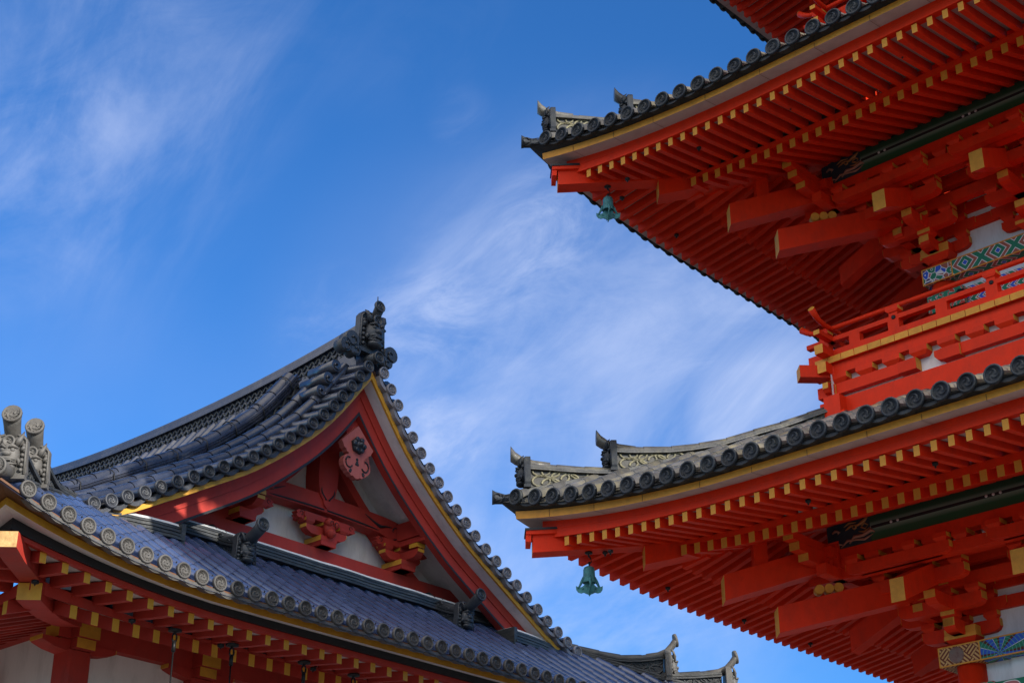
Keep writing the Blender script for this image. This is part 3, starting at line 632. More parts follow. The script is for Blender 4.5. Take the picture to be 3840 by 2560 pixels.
        # small strut-blocks carrying the purlin, and the long tie beams
        q = MB(); tie = MB()
        X = -F+13.4
        while X < F-13.2: block(q, X, dep+.45, -.52, .50, .52); X += 1.95
        tie.box(-hx-1.0, hx+1.0, dep-F+.04, dep-F+.86, zt+.0, zt+.655); tie.box(-hx-1.6, hx+1.6, dep-F+.08, dep-F+.80, zt-1.22, zt-.54)
        for e, z in ((ew-st, -2.13), (ew-st, -.85), (ew-2*st, -.85), (ew, -.85), (ew+.05, -2.14), (ew+.05, -3.42)): tie.box(-(F-e)-1.2, F-e+1.2, e-F-.30, e-F+.31, zt+z, zt+z+.76)
        tie.box(-(F-ew)-.4, F-ew+.4, ew-F-.06, ew-F+.10, zt+.2, zt+3.2)
        # sloping white ribs between purlin and inner tie
        m = MB(); merge(m, tie, R); m.build('tie_beam', ['verm', 'gold'], pag); m = MB(); merge(m, q, R); m.build('bearing_blocks', ['verm', 'gold'], pag)
        rib = MB(); yy0 = dep-F+.9; yy1 = ew-2*st-F
        X = -hx+1.5
        while X < hx-1: rib.beam((X, yy0, zt+.55), (X, yy1+.3, zt+.05), .30, .5); X += .95
        m = MB(); merge(m, rib, R); m.build('cove_rib', ['verm'], pag)
        cv = MB(); cv.add([(-hx+.5, yy0+.1, zt+.85), (hx-.5, yy0+.1, zt+.85), (hx-.5, yy1+.2, zt+.35), (-hx+.5, yy1+.2, zt+.35)], [(0, 1, 2, 3)]); cv.add([(-hx+1.5, yy1, zt+.45), (hx-1.5, yy1, zt+.45), (F-ew, ew-F, zt+.5), (-(F-ew), ew-F, zt+.5)], [(0, 1, 2, 3)])
        m = MB(); merge(m, cv, R); m.build('cove_board', ['white'], pag)
        if rest.v: rest.build('bracket_set', ['verm', 'gold'], pag)
    # ---- body: columns, plaster, painted head beams
    zb = {0: 0.0, 1: TIERS[0]['z']+8.5, 2: TIERS[1]['z']+8.5}[ti]
    wall = MB(); hw = F-ew
    for k in range(4):
        m = MB(); m.add([(-hw, ew-F+.02, zb), (hw, ew-F+.02, zb), (hw, ew-F+.02, zt-.2), (-hw, ew-F+.02, zt-.2)], [(0, 1, 2, 3)]); merge(wall, m, rot(k))
    wall.build('wall', ['white'], pag)
    for k in range(4):
        for xc in cols[:3]:
            q = MB(); q.lathe([(.9, zb), (.9, zt-5.3)], (0, 0, 0), (0, 0, 1), 24); R = rot(k)
            px_, py_, _ = R((xc, ew-F, 0)); q.xform(lambda p: (p.x+px_, p.y+py_, p.z)); q.build('column', ['verm'], pag)
    bz0, bz1 = (-6.42, -5.27) if ti == 0 else (-6.80, -5.66)
    yb = ew-F-1.05
    for k in range(2):
        R = rot(k); xl = -cx0-(1.55 if ti == 0 else 1.04)
        for nm, x0, x1, mt in (('end', xl, -cx0+1.15, 'p_fret' if ti == 0 else 'p_cloud'), ('mid', -cx0+1.15, cx0-1.6, 'p_fan' if ti == 0 else 'p_loz'), ('end', cx0-1.6, -xl, 'p_fret' if ti == 0 else 'p_cloud')):
            if k == 1 and nm == 'end':
                if x0 > 0: x1 = cx0-1.1
                if x1 <= x0: continue
            q = MB(); q.box(x0, x1, yb, yb+2.1, zt+bz0, zt+bz1); 
            fr = MB(); fr.box(x0-.015, x1+.015, yb-.02, yb+.03, zt+bz0-.03, zt+bz0+.05); fr.box(x0-.015, x1+.015, yb-.02, yb+.03, zt+bz1-.05, zt+bz1+.03)
            if nm == 'end': fr.box(x0-.03, x0+.05, yb-.022, yb+.03, zt+bz0, zt+bz1); fr.box(x1-.05, x1+.03, yb-.022, yb+.03, zt+bz0, zt+bz1)
            m = MB(); merge(m, q, R); bo = m.build('painted_beam', [mt], pag)
            m = MB(); merge(m, fr, R); m.build('gilt_edge', ['gold'], bo)
            if ti == 0 and nm == 'end' and k == 0 and x0 < 0:
                q = MB(); q.lathe([(.50, 0), (.48, .03), (.44, .035), (.001, .04)], (x0+1.15, yb, zt+.5*(bz0+bz1)), (0, -1, 0), 20); q.build('round_emblem', [material('emblem_paint', (.22, .12, .09), .6, .6, 2.5, dirt=(.02, .12, .10), dirt_amt=.8, dscale=2.5)], bo)
        q = MB(); q.box(-cx0-.4, cx0+(.4 if k == 0 else -.6), ew-F-.5, ew-F+.5, zt+bz0-(2.6 if ti == 0 else 2.15), zt+bz0-(1.3 if ti == 0 else .85)); m = MB(); merge(m, q, R)
        m.build('painted_beam', ['p_med' if ti == 0 else 'p_leaf'], pag)
        q = MB(); q.box(-cx0-(1.5 if ti == 0 else .95), -cx0+1.7, ew-F-.98, ew-F+.52, zt+bz0-(2.58 if ti == 0 else 2.13), zt+bz0-(1.32 if ti == 0 else .87)); m = MB(); merge(m, q, R); m.build('painted_beam', ['p_scroll'], pag)
        q = MB(); q.box(-cx0+2.62, cx0-1, ew-F-.2, ew-F+.1, zt+bz0-(1.29 if ti == 0 else .84), zt+bz0-.01); m = MB(); merge(m, q, R); m.build('wall_panel', ['white'], pag)
        if ti > 0:
            q = MB(); q.box(-cx0-.2, cx0+.2, ew-F-.3, ew-F+.2, zb, zt+bz0-2.16); m = MB(); merge(m, q, R); m.build('lower_wall', ['verm'], pag)
            q = MB(); q.lathe([(.42, 0), (.40, .1), (.2, .16), (.001, .18)], (-cx0+1.5, ew-F-1.0, zt+bz0-1.5), (0, -1, 0), 6); m = MB(); merge(m, q, R); m.build('nail_cover', ['iron'], pag)
    # ---- balcony (upper storeys)
    if ti > 0:
        dz = zt-(57.885+ZS); off = T['x0']-1.33
        H = F1-12.6-off     # half size at the board ends
        zc = ZS+dz
        for k in range(2):
            R = rot(k)
            bal = MB(); bal.box(-H-.35, H+.35, -H+.42, -H+1.6, zc+40.6, zc+42.5)
            m = MB(); merge(m, bal, R); bo = m.build('balcony', ['verm'], pag)
            def sub(nm, fn, mats=('verm', 'gold', 'black')):
                q = MB(); fn(q); m = MB(); merge(m, q, R); return m.build(nm, list(mats), bo)
            sub('balcony_wall', lambda q: q.add([(-H, -H+.9, zc+42.4), (H, -H+.9, zc+42.4), (H, -H+.9, zc+45), (-H, -H+.9, zc+45)], [(0, 1, 2, 3)]), ('white',))
            zz = zc+42.82
            X = -H+.2
            def tie_arm(q):     # long lower arm, cut into lengths with rounded ends
                xs_ = [(-H-.25, -H+6.15), (-H+8.1, -H+14.6), (-H+16.6, -H+23), (-H+25, H+.25)]
                for a, b in xs_:
                    pr = [(a, zz+.35), (a+.2, zz+.1), (a+.7, zz), (b-.7, zz), (b-.2, zz+.1), (b, zz+.35), (b, zz+.74), (a, zz+.74)]
                    q.prism(pr, lambda u_, v_, t: (u_, t, v_), -H+.38, -H+.80, 0)
                    q.box(a-.012, a, -H+.38, -H+.80, zz+.34, zz+.74, 1); q.box(b, b+.012, -H+.38, -H+.80, zz+.34, zz+.74, 1)
            sub('bracket_arm', tie_arm)
            def blks(q):
                for a in (-H+1.3+1.95*i for i in range(int(2*H/1.95))):
                    q.hexa([(a-.42, -H+.38, zz+.76), (a+.42, -H+.38, zz+.76), (a+.42, -H+1.0, zz+.76), (a-.42, -H+1.0, zz+.76), (a-.62, -H+.20, zz+1.0), (a+.62, -H+.20, zz+1.0), (a+.62, -H+1.0, zz+1.0), (a-.62, -H+1.0, zz+1.0)])
                    q.box(a-.62, a+.62, -H+.20, -H+1.0, zz+1.0, zz+1.34, 0, [0, 0, 0, 1, 0, 1])
                for a in (-H-.3+.0, -H+5.6, -H+8.6, -H+14.2, -H+17):
                    q.box(a, a+1.3, -H+.22, -H+1.0, zz-.05, zz+.70, 0, [0, 0, 0, 1, 0, 1])
            sub('bearing_blocks', blks)
            sub('floor_beam', lambda q: q.box(-H-.55, H+.55, -H+.30, -H+.95, zz+1.36, zc+44.91, 0, [0, 0, 0, 1, 0, 1]))
            def boards(q):
                x = -H-.2
                while x < (H if k == 0 else H-4.6):
                    q.box(x+.018, x+.972, -H, -H+3.6, zc+44.93, zc+45.37, 0, [0, 0, 1, 0, 0, 0]); x += .99
                q.box(-H-.1, H+.1 if k == 0 else H-3.8, -H+.06, -H+3.5, zc+45.0, zc+45.3, 2)
            sub('floor_boards', boards)
            sub('sill_rail', lambda q: q.box(-H-.9, H+.9, -H+.42, -H+1.05, zc+45.38, zc+46.0, 0, [0, 0, 0, 1, 0, 1]))
            sub('middle_rail', lambda q: q.box(-H-1.05, H+1.05, -H+.55, -H+1.0, zc+46.69, zc+47.0, 0, [0, 0, 0, 1, 0, 1]))
            def top(q):
                xe = H+.2
                q.tube([(-xe-1.25, -H+.8, zc+48.38), (-xe-.8, -H+.8, zc+48.03), (-xe-.4, -H+.8, zc+47.83), (-xe+.2, -H+.8, zc+47.74), (-xe+1, -H+.8, zc+47.73), (xe-1, -H+.8, zc+47.73), (xe-.2, -H+.8, zc+47.74), (xe+.4, -H+.8, zc+47.83), (xe+.8, -H+.8, zc+48.03), (xe+1.25, -H+.8, zc+48.38)], [.24, .20, .17, .165, .165, .165, .165, .17, .20, .24], 12, 0)
                for sx in (-1, 1): q.tube([(sx*(xe+1.24), -H+.8, zc+48.375), (sx*(xe+1.27), -H+.8, zc+48.395)], .235, 12, 1)
            sub('hand_rail', top)
            posts = [-H+.25]+[-H+5.5+6.85*i for i in range(5) if -H+5.5+6.85*i < H-1]
            for pi_, a in enumerate(posts):
                sub('rail_post', lambda q: (q.box(a-.40, a+.40, -H+.50, -H+1.08, zc+46.0, zc+46.69), q.box(a-.30, a+.30, -H+.58, -H+1.02, zc+47.0, zc+47.25), q.hexa([(a-.32, -H+.5, zc+47.25), (a+.32, -H+.5, zc+47.25), (a+.32, -H+1.08, zc+47.25), (a-.32, -H+1.08, zc+47.25), (a-.46, -H+.46, zc+47.4), (a+.46, -H+.46, zc+47.4), (a+.46, -H+1.12, zc+47.4), (a-.46, -H+1.12, zc+47.4)]), q.box(a-.46, a+.46, -H+.46, -H+1.12, zc+47.4, zc+47.62, 0, [0, 0, 0, 1, 0, 1])))
                if pi_: sub('rail_bolt', lambda q: q.lathe([(.15, 0), (.14, .06), (.06, .08), (.001, .09)], (a+.05, -H+.55, zc+46.86), (0, -1, 0), 12), ('iron',))
                if pi_ < len(posts)-1:
                    bmid = a+3.4 if pi_ else a+2.35
                    sub('rail_strut', lambda q: q.box(bmid-.40, bmid+.40, -H+.52, -H+1.0, zc+46.0, zc+46.69))
        def Pc(e, s, z): return (-(F1-off-e)+s/sqrt(2), -(F1-off-e)-s/sqrt(2), z+zc)
        q = MB(); q.hexa([Pc(11.68, -.5, 44.0), Pc(11.68, .5, 44.0), Pc(15, .5, 44.0), Pc(15, -.5, 44.0), Pc(11.68, -.5, 44.85), Pc(11.68, .5, 44.85), Pc(15, .5, 44.85), Pc(15, -.5, 44.85)], m=[0, 0, 1, 0, 0, 0]); q.build('corner_beam', ['verm', 'gold'], pag)
fly_stuff.build('flying_rafter', ['verm', 'gold'], pag, kind='stuff'); ji_stuff.build('base_rafter', ['verm', 'gold'], pag, kind='stuff')
# dark eye bolts under the rafters
for (x, y, z) in ((2.81, .73, 31.674-.25), (15.8, 2.33, 31.674+.05), (23.8, 2.21, 31.674+.04), (3.71, 2.53, 57.885-.05), (9.33, 3.06, 57.885+.2), (16.33, 3.32, 57.885+.25), (24.33, 3.35, 57.885+.25),
                  (.98, 2.43, 31.674+.5), (.1, 9.7, 31.674+.1), (-.4, 18.7, 31.674), (-.4, 26.7, 31.674), (1.52, 4.62, 57.885+.3), (1.27, 11.0, 57.885+.1)):
    q = MB(); q.lathe([(.17, 0), (.16, -.14), (.06, -.16), (.05, -.3), (.001, -.3)], (x-CX, y-F1, z+ZS), (0, 0, 1), 10); q.build('eye_bolt', ['iron'], pag)
pl = MB(); pl.box(-16, 16, -16, 16, 0, 5.5); pl.box(-18, 18, -18, 18, 0, 2.5); pl.build('stone_platform', ['stone'], pag)
# ---- wind bells under the corners of the two lower eaves
def bell(name_, e, z, ti, lab):
    p = pag.matrix_basis if False else None
    F = F1
    X, Y = -(F1-e), -(F1-e)
    wx = pc[0]+X*c_-Y*s_; wy = pc[1]+X*s_+Y*c_
    r = bpy.data.objects.new('wind_bell', None); COL.objects.link(r); r.location = (wx*U, wy*U, (z+ZS)*U); r.scale = (U, U, U); r.rotation_euler = (0, 0, TH+.75)
    r['label'] = lab; r['category'] = 'bell'; r['group'] = 'bronze wind bells under the pagoda eaves'
    q = MB(); q.lathe([(.24, .12), (.24, .02), (.05, .0), (.05, -.2)], (0, 0, 0), (0, 0, 1), 12); q.tube([(0, 0, -.1), (.12, 0, -.3), (.16, 0, -.48), (.06, 0, -.62), (-.08, 0, -.6)], .045, 7); q.tube([(.02, 0, -.5), (.02, 0, -.85)], .05, 7); q.build('hook', ['iron'], r)
    q = MB(); q.lathe([(.001, -.78), (.16, -.80), (.30, -.88), (.345, -1.0), (.36, -1.05), (.35, -1.12), (.37, -1.5), (.385, -1.53), (.375, -1.58), (.40, -1.80), (.42, -1.84), (.38, -1.86), (.30, -1.80), (.28, -1.0), (.001, -.95)], (0, 0, 0), (0, 0, 1), 24)
    for k in range(4):
        a = k*pi/2+.1
        q.tube([(cos(a)*.37, sin(a)*.37, -1.45), (cos(a)*.45, sin(a)*.45, -1.75), (cos(a)*.56, sin(a)*.56, -2.0), (cos(a)*.72, sin(a)*.72, -2.22)], [.03, .10, .08, .02], 6)
    q.build('bell_body', ['bronze'], r)
    q = MB(); q.tube([(0, 0, -1.0), (0, 0, -2.1)], .03, 6)
    pr = [(-.80, 0), (-.74, -.14), (-.55, -.24), (-.42, -.38), (-.25, -.42), (-.12, -.36), (0, -.55)]
    half = [(-.26, .34), (-.30, .16), (-.45, .02), (-.62, .0), (-.82, .08), (-.80, -.16), (-.68, -.32), (-.5, -.38), (-.34, -.33), (-.2, -.40), (-.08, -.44), (0, -.56)]
    full = half+[(-a, b) for a, b in reversed(half[:-1])]
    q.prism(full, lambda a, b, t: (a, t, b-2.12), -.03, .03); q.prism(full, lambda a, b, t: (t, a*.8, b-2.12), -.025, .025)
    for sx in (-1, 1):
        q.ball((sx*.40, -.04, -2.22), .055, 6)
    q.build('wind_plate', ['bronze'], r)
bell('b', 1.85, 31.674+.40, 0, 'green bronze wind bell hanging from the corner of the lower pagoda eave')
bell('b', 3.15, 57.885+.46, 1, 'green bronze wind bell hanging from the corner of the upper pagoda eave')
# ================================================================== HALL
PH = 0.83097; FH = 5.6; CY = 4.65; ZH = EYE/K
ch, sh = cos(PH), sin(PH)
hall = bpy.data.objects.new('temple_hall', None); COL.objects.link(hall)
hall.location = ((-1.84323-CY*sh)*K, (20.0+CY*ch)*K, 0); hall.rotation_euler = (0, 0, PH); hall.scale = (K, K, K)
hall['label'] = 'weathered red and white gabled hall with blue-grey tiled roof and carved ridge-end faces'; hall['category'] = 'temple hall'
QH = [0, .15, .3, .5, .75, 1.0, 1.3, 1.6, 2.0, 2.5, 3.2]
def h_disc(q): return 5.205+.50*pw(q, 3.2, 2.3)
def h_gb(q): return 5.085+.40*pw(q, 3.1, 2.3)
def h_bt(q): return 5.145+.32*pw(q, 3.0, 2.2)
def h_bb(q): return 5.062+.285*pw(q, 3.0, 2.0)
def h_fly(c): return 4.946+.30*pw(c, 2.8, 1.8)
def h_ji(c): return 4.880+.15*pw(c, 2.2, 1.8)
def h_roof(e, q): return 5.10+.57*(e+.55)+.022*(e+.55)**2+.50*max(0, 1-(e+.55)/2.5)*pw(q, 3.2, 2.3)
VU = [0, .142, .289, .427, .581, .725, .889, 1.065, 1.242, 1.423, 1.605, 1.792, 1.985, 2.202, 2.414, 2.626, 2.841, 3.057, 3.284, 3.492, 3.717, 3.922, 4.14, 6.2]
VW = [9.545, 9.358, 9.16, 8.972, 8.771, 8.589, 8.408, 8.233, 8.078, 7.923, 7.776, 7.636, 7.495, 7.358, 7.235, 7.112, 6.986, 6.859, 6.733, 6.606, 6.493, 6.388, 6.295, 5.2]
def vz(u): return interp(abs(u), VU, VW)
def vperp(u):    # unit normal (outwards, up) of the rake at distance u from the ridge
    d = .08; dz = (vz(u+d)-vz(max(0, u-d)))/(d+min(u, d)); n = Vector((-dz, 1.0)); return n.normalized()
skirt = MB(); discs = MB(); edge = MB(); board = MB(); kaya = MB(); kio = MB()
DPH = .2365
xs0 = [-5.835+DPH*i for i in range(50)]; xs0 = [x for x in xs0 if x < 6.05]
for k in range(4):
    R = rot(k)
    es = [-.57, -.2, .2, .6, 1.0, 1.4, 1.75]
    skirt.loft([[R((sd*(FH-e-q), e-FH, ZH+h_roof(e, q))) for sd, q in [(-1, q) for q in QH]+[(1, q) for q in reversed(QH)]] for e in es], 0, False, False, False, True)
    sweep(edge, FH, [(-.54, lambda q: h_disc(q)-.06), (-.54, lambda q: h_disc(q)-.085), (-.30, lambda q: h_gb(q)+.080), (-.29, lambda q: h_disc(q)+.02)], 0, k, ZH, QH, False)
    sweep(board, FH, [(-.31, h_gb), (-.31, lambda q: h_gb(q)+.076), (-.27, lambda q: h_gb(q)+.076), (-.04, lambda q: h_bt(q)+.015), (-.04, h_bt), (-.08, h_bt)], [0, 0, 1, 1, 1, 1], k, ZH, QH)
    sweep(kaya, FH, [(-.085, h_bb), (-.085, h_bt), (.05, h_bt), (.05, h_bb)], 1, k, ZH, QH)
    sweep(kaya, FH, [(-.05, lambda q: h_fly(q)+.052), (-.05, lambda q: h_bb(q)-.001), (.06, lambda q: h_bb(q)-.001), (.06, lambda q: h_fly(q)+.06)], 0, k, ZH, QH)
    sweep(board, FH, [(.04, lambda q: h_fly(q)+.062), (.66, lambda q: h_fly(q+.6)+.062+.6*.17)], 1, k, ZH, QH, False)
    sweep(kio, FH, [(.615, lambda q: h_ji(q+.6)+.075), (.615, lambda q: h_fly(q+.6)+.05), (.74, lambda q: h_fly(q+.7)+.07), (.74, lambda q: h_ji(q+.7)+.12)], 0, k, ZH, QH)
    sweep(board, FH, [(.75, lambda q: h_ji(q+.7)+.125), (2.5, lambda q: 4.88+.07+1.9*.34)], 1, k, ZH, [0, .3, .6, 1, 1.5, 2, 2.6], False)
    for n_, X in enumerate(xs0):
        c = FH-abs(X); ctop = min(1.72, c-.06); dz = ZH+h_disc(c+.55)
        if c+.55 < .12: continue
        q = MB(); tomoe_disc(q, (X, -.565-FH, dz), (0, -1, 0), (0, 0, 1), .088, .03, 0, 20, 12 if k == 0 else 0); merge(discs, q, R)
        q = MB(); e = -.55
        while e < ctop-.02:
            en = min(e+.235, ctop); rings = []
            for ee, rr in ((e, .0735), (en, .0695)):
                zz = ZH+h_roof(ee, max(0, c-ee))+(.055 if ee > -.5 else .075)
                rings.append([Vector((X+cos(a)*rr, ee-FH, zz+sin(a)*rr)) for a in [pi*(-.1+1.2*i/8) for i in range(9)]])
            q.loft(rings, 0, False, False, False, True)
            e += .235
        if k == 0: q.lathe([(.008, 0), (.007, .018), (.001, .022)], (X, -.55+.13-FH, ZH+h_roof(-.42, max(0, c+.42))+.132), (0, -.4, 1), 5, 1)
        merge(skirt, q, R)
        if n_ < len(xs0)-1:
            X1 = xs0[n_+1]; up = []; lo = []; bk = []; hi = []
            for i in range(9):
                t = i/8; Xi = X+(X1-X)*t; zc = ZH+h_disc(FH-abs(Xi)+.55)-.045-.035*sin(pi*t)
                up.append(Vector((Xi, -.555-FH, zc))); lo.append(Vector((Xi, -.555-FH, zc-.058))); bk.append(Vector((Xi, -.3-FH, zc+.08))); hi.append(Vector((Xi, -.53-FH, zc-.004)))
            q = MB(); q.loft([lo, up, hi, bk], 0, False, False, False, False); q.loft([[p+Vector((0, .12, .03)) for p in lo], lo], 0, False, False, False, False)
            q.loft([[p+Vector((0, -.006, .012)) for p in lo], [p+Vector((0, -.006, .022)) for p in lo]], 0, False, False, False, False); merge(discs, q, R)
# ---- main roof slopes
main = MB(); VD = {}; YB = 9.3-CY; YF = -CY
us = [0.02, .3, .6, .9, 1.2, 1.6, 2.0, 2.5, 3.0, 3.5, 4.0, 4.4, 4.8]
for sd in (-1, 1):
    main.loft([[(sd*u, y, ZH+vz(u)-.03) for y in (YF+.05, -2.3, 0, 2.3, YB-.05)] for u in us], 0, False, False, False, True)
    # long rows of round tiles running down the slope; the two nearest the rake sit higher
    rows = [(.40, .115, .085), (.70, .20, .085)]+[(.95+.2365*i, .05, .075) for i in range(34)]
    for (yr, hh, rr) in rows:
        y = YF+yr; u = .12
        while u < 4.05:
            un = min(u+.27, 4.1); rings = []
            for uu_, r_ in ((u, rr*.90), (un, rr*1.02)):
                nx, nz = vperp(uu_); cx_, cz_ = sd*(uu_+nx*hh), ZH+vz(uu_)+nz*hh*.9
                rings.append([Vector((cx_+sd*nx*sin(a)*r_, y+cos(a)*r_, cz_+nz*sin(a)*r_)) for a in [pi*(-.15+1.3*i/8) for i in range(9)]])
            main.loft(rings, 0, False, False, False, True)
            u += .27
    # rake tiles: short round tiles facing forward, each with a round end
    for (ys, dirn) in ((YF, -1), (YB, 1)):
        vq = VD[(sd, dirn)] = MB()
        for i in range(1, 23):
            u, z = VU[i], VW[i]; nx, nz = vperp(u)
            cx_, cz_ = sd*u, ZH+z
            main.tube([(cx_+sd*nx*.06, ys-dirn*.42, cz_+nz*.06), (cx_+sd*nx*.03, ys-dirn*.25, cz_+nz*.03), (cx_, ys+dirn*-.01, cz_)], [.07, .070, .076], 12, 0, False)
            tomoe_disc(vq, (cx_, ys+dirn*.005, cz_), (0, dirn, 0), (0, 0, 1), .086, .03, 0, 20, 12 if sd > 0 else 0)
            if i < 22:   # hanging flat tile
                u2, z2 = VU[i+1], VW[i+1]; A_ = Vector((u, z)); B_ = Vector((u2, z2)); lo = []; up = []; bk = []
                for j in range(7):
                    t = j/6; P_ = A_.lerp(B_, t); nn = Vector(vperp(P_.x)); d1 = P_-nn*(.035+.045*sin(pi*t)); d2 = d1-nn*.05
                    up.append((sd*d1.x, ys+dirn*-.015, ZH+d1.y)); lo.append((sd*d2.x, ys+dirn*-.015, ZH+d2.y)); bk.append((sd*(d1.x+nn.x*.06), ys-dirn*.3, ZH+d1.y+nn.y*.06))
                vq.loft([lo, up, bk], 0, False, False, False, False)
                vq.loft([[(a, b-dirn*.10, c) for a, b, c in lo], lo], 0, False, False, False, False)
# boards under the rake: dark strip, ochre strip, white soffit, then the red bargeboards
def rake(mb, y0, y1, d0, d1, sd, mat, u0=0.0, u1=4.35, n=26):    # strip between offsets d0..d1 (measured inward from the tile line)
    rings = []
    for i in range(n+1):
        u = u0+(u1-u0)*(i/n)**1.15
        nn = Vector(vperp(max(u, .10))); z = vz(u)
        def off(d):
            p = Vector((u, z))-nn*d
            if p.x < 0 or i == 0: p = Vector((0, vz(0)-d/nn.y*1.0)) if i == 0 else Vector((0, p.y+p.x*nn.x/nn.y))
            return p
        a, b = off(d0), off(d1)
        rings.append([(sd*a.x, y0, ZH+a.y), (sd*b.x, y0, ZH+b.y), (sd*b.x, y1, ZH+b.y), (sd*a.x, y1, ZH+a.y)])
    mb.loft(rings, mat, True, False, True, False)
rk = []; barge = []
for (ys, dr) in ((YF, 1), (YB, -1)):
    for sd in (-1, 1):
        q = MB(); rake(q, ys+dr*.10, ys+dr*.24, .05, .115, sd, 2)       # dark board
        rake(q, ys+dr*.085, ys+dr*.118, .118, .178, sd, 0)              # ochre strip
        rake(q, ys+dr*.119, ys+dr*1.3, .155, .170, sd, 1); rk.append(q) # white soffit behind
        q = MB(); rake(q, ys+dr*.300, ys+dr*.42, .173, .30, sd, 0); rake(q, ys+dr*.318, ys+dr*.42, .302, .462, sd, 0); rake(q, ys+dr*.310, ys+dr*.317, .430, .460, sd, 1); barge.append(q)
# ---- ridges
ridge = MB()
yl = [-4.45+8.9*i/28 for i in range(29)]
def rtop(y): return 9.825+.27*(abs(y)/4.5)**2.2
def rlayer(wd, f0, f1, mat=0): ridge.loft([[(-wd, y, ZH+f0(y)), (wd, y, ZH+f0(y)), (wd, y, ZH+f1(y)), (-wd, y, ZH+f1(y))] for y in yl], mat, True, True, True, False)
rlayer(.20, lambda y: 9.28, lambda y: rtop(y)-.42); rlayer(.135, lambda y: rtop(y)-.43, lambda y: rtop(y)-.16)
for i in range(4): rlayer(.195-.012*i, lambda y, i=i: rtop(y)-.165+.042*i, lambda y, i=i: rtop(y)-.132+.042*i)
ridge.tube([(0, y, ZH+rtop(y)) for y in yl], .055, 8, 0)
for sd in (-1, 1):
    for r_ in range(3):
        pth = []; y = -4.3
        while y < 4.4: pth.append((sd*.145, y, ZH+rtop(y)-.385+.085*r_+.030*sin((y+.035*(r_ % 2))*2*pi/.125))); y += .0208
        ridge.tube(pth, .017, 5, 2, False)
# descending ridges on both slopes, near the front rake
dr_ = MB()
for sd in (-1, 1):
    yc = YF+1.28; ul = [.28+3.55*i/30 for i in range(31)]
    def sect(u, h, y):
        nx, nz = vperp(u); return (sd*(u+nx*h*.6), y, ZH+vz(u)+h*(.4+.6*nz)+.02)
    def dl(wd, h0, h1, mat=0): dr_.loft([[sect(u, h0, yc-wd), sect(u, h0, yc+wd), sect(u, h1, yc+wd), sect(u, h1, yc-wd)] for u in ul], mat, True, True, True, False)
    dl(.20, .02, .13); dl(.21, .14, .165); dl(.13, .16, .27); dl(.21, .275, .305); dl(.195, .315, .345); dl(.185, .352, .385)
    u = ul[0]
    while u < ul[-1]-.02:
        un = min(u+.30, ul[-1])
        dr_.loft([[Vector(sect(uu_, .385, yc))+Vector((sd*vperp(uu_)[0]*sin(a)*r_, cos(a)*r_*1.25, vperp(uu_)[1]*sin(a)*r_)) for a in [pi*i/9 for i in range(10)]] for uu_, r_ in ((u, .083), (un, .092))], 0, False, False, False, True)
        u += .30
    pth = []; u = ul[0]
    while u < ul[-1]: pth.append(sect(u, .215+.032*sin(u*2*pi/.155), yc-.15)); u += .022
    dr_.tube(pth, .022, 6, 2, False)
    for j in range(8):   # wire ties
        u = .45+j*.45
        dr_.tube([sect(u, .26, yc-.225), sect(u-.04, .39, yc-.20)]+[tuple(Vector(sect(u-.08, .385, yc))+Vector((sd*vperp(u)[0]*sin(a)*.105, -cos(a)*.13, vperp(u)[1]*sin(a)*.105))) for a in [pi*i/6 for i in range(1, 6)]], .008, 5, 1)
    # swept foot of the ridge
    dr_.loft([[Vector(sect(u, .20, yc))+Vector((sd*vperp(u)[0]*sin(a)*r_*1.5, cos(a)*r_, vperp(u)[1]*sin(a)*r_*1.5)) for a in [pi*i/6 for i in range(7)]] for u, r_ in ((3.75, .20), (3.9, .17), (4.02, .08))], 0, False, False, True, True)
    # spirals at its head, below the ridge-end face
    for (u, hh) in ((.33, .30), (.48, .26), (.62, .20)):
        p = Vector(sect(u, hh, YF+.28)); dr_.tube([p+Vector((0, .5, 0)), p], .085, 12, 0)
        dr_.tube([p+Vector((.012*a*cos(a), -.01, .012*a*sin(a))) for a in [j*.55 for j in range(12)]], .013, 5, 0, False)
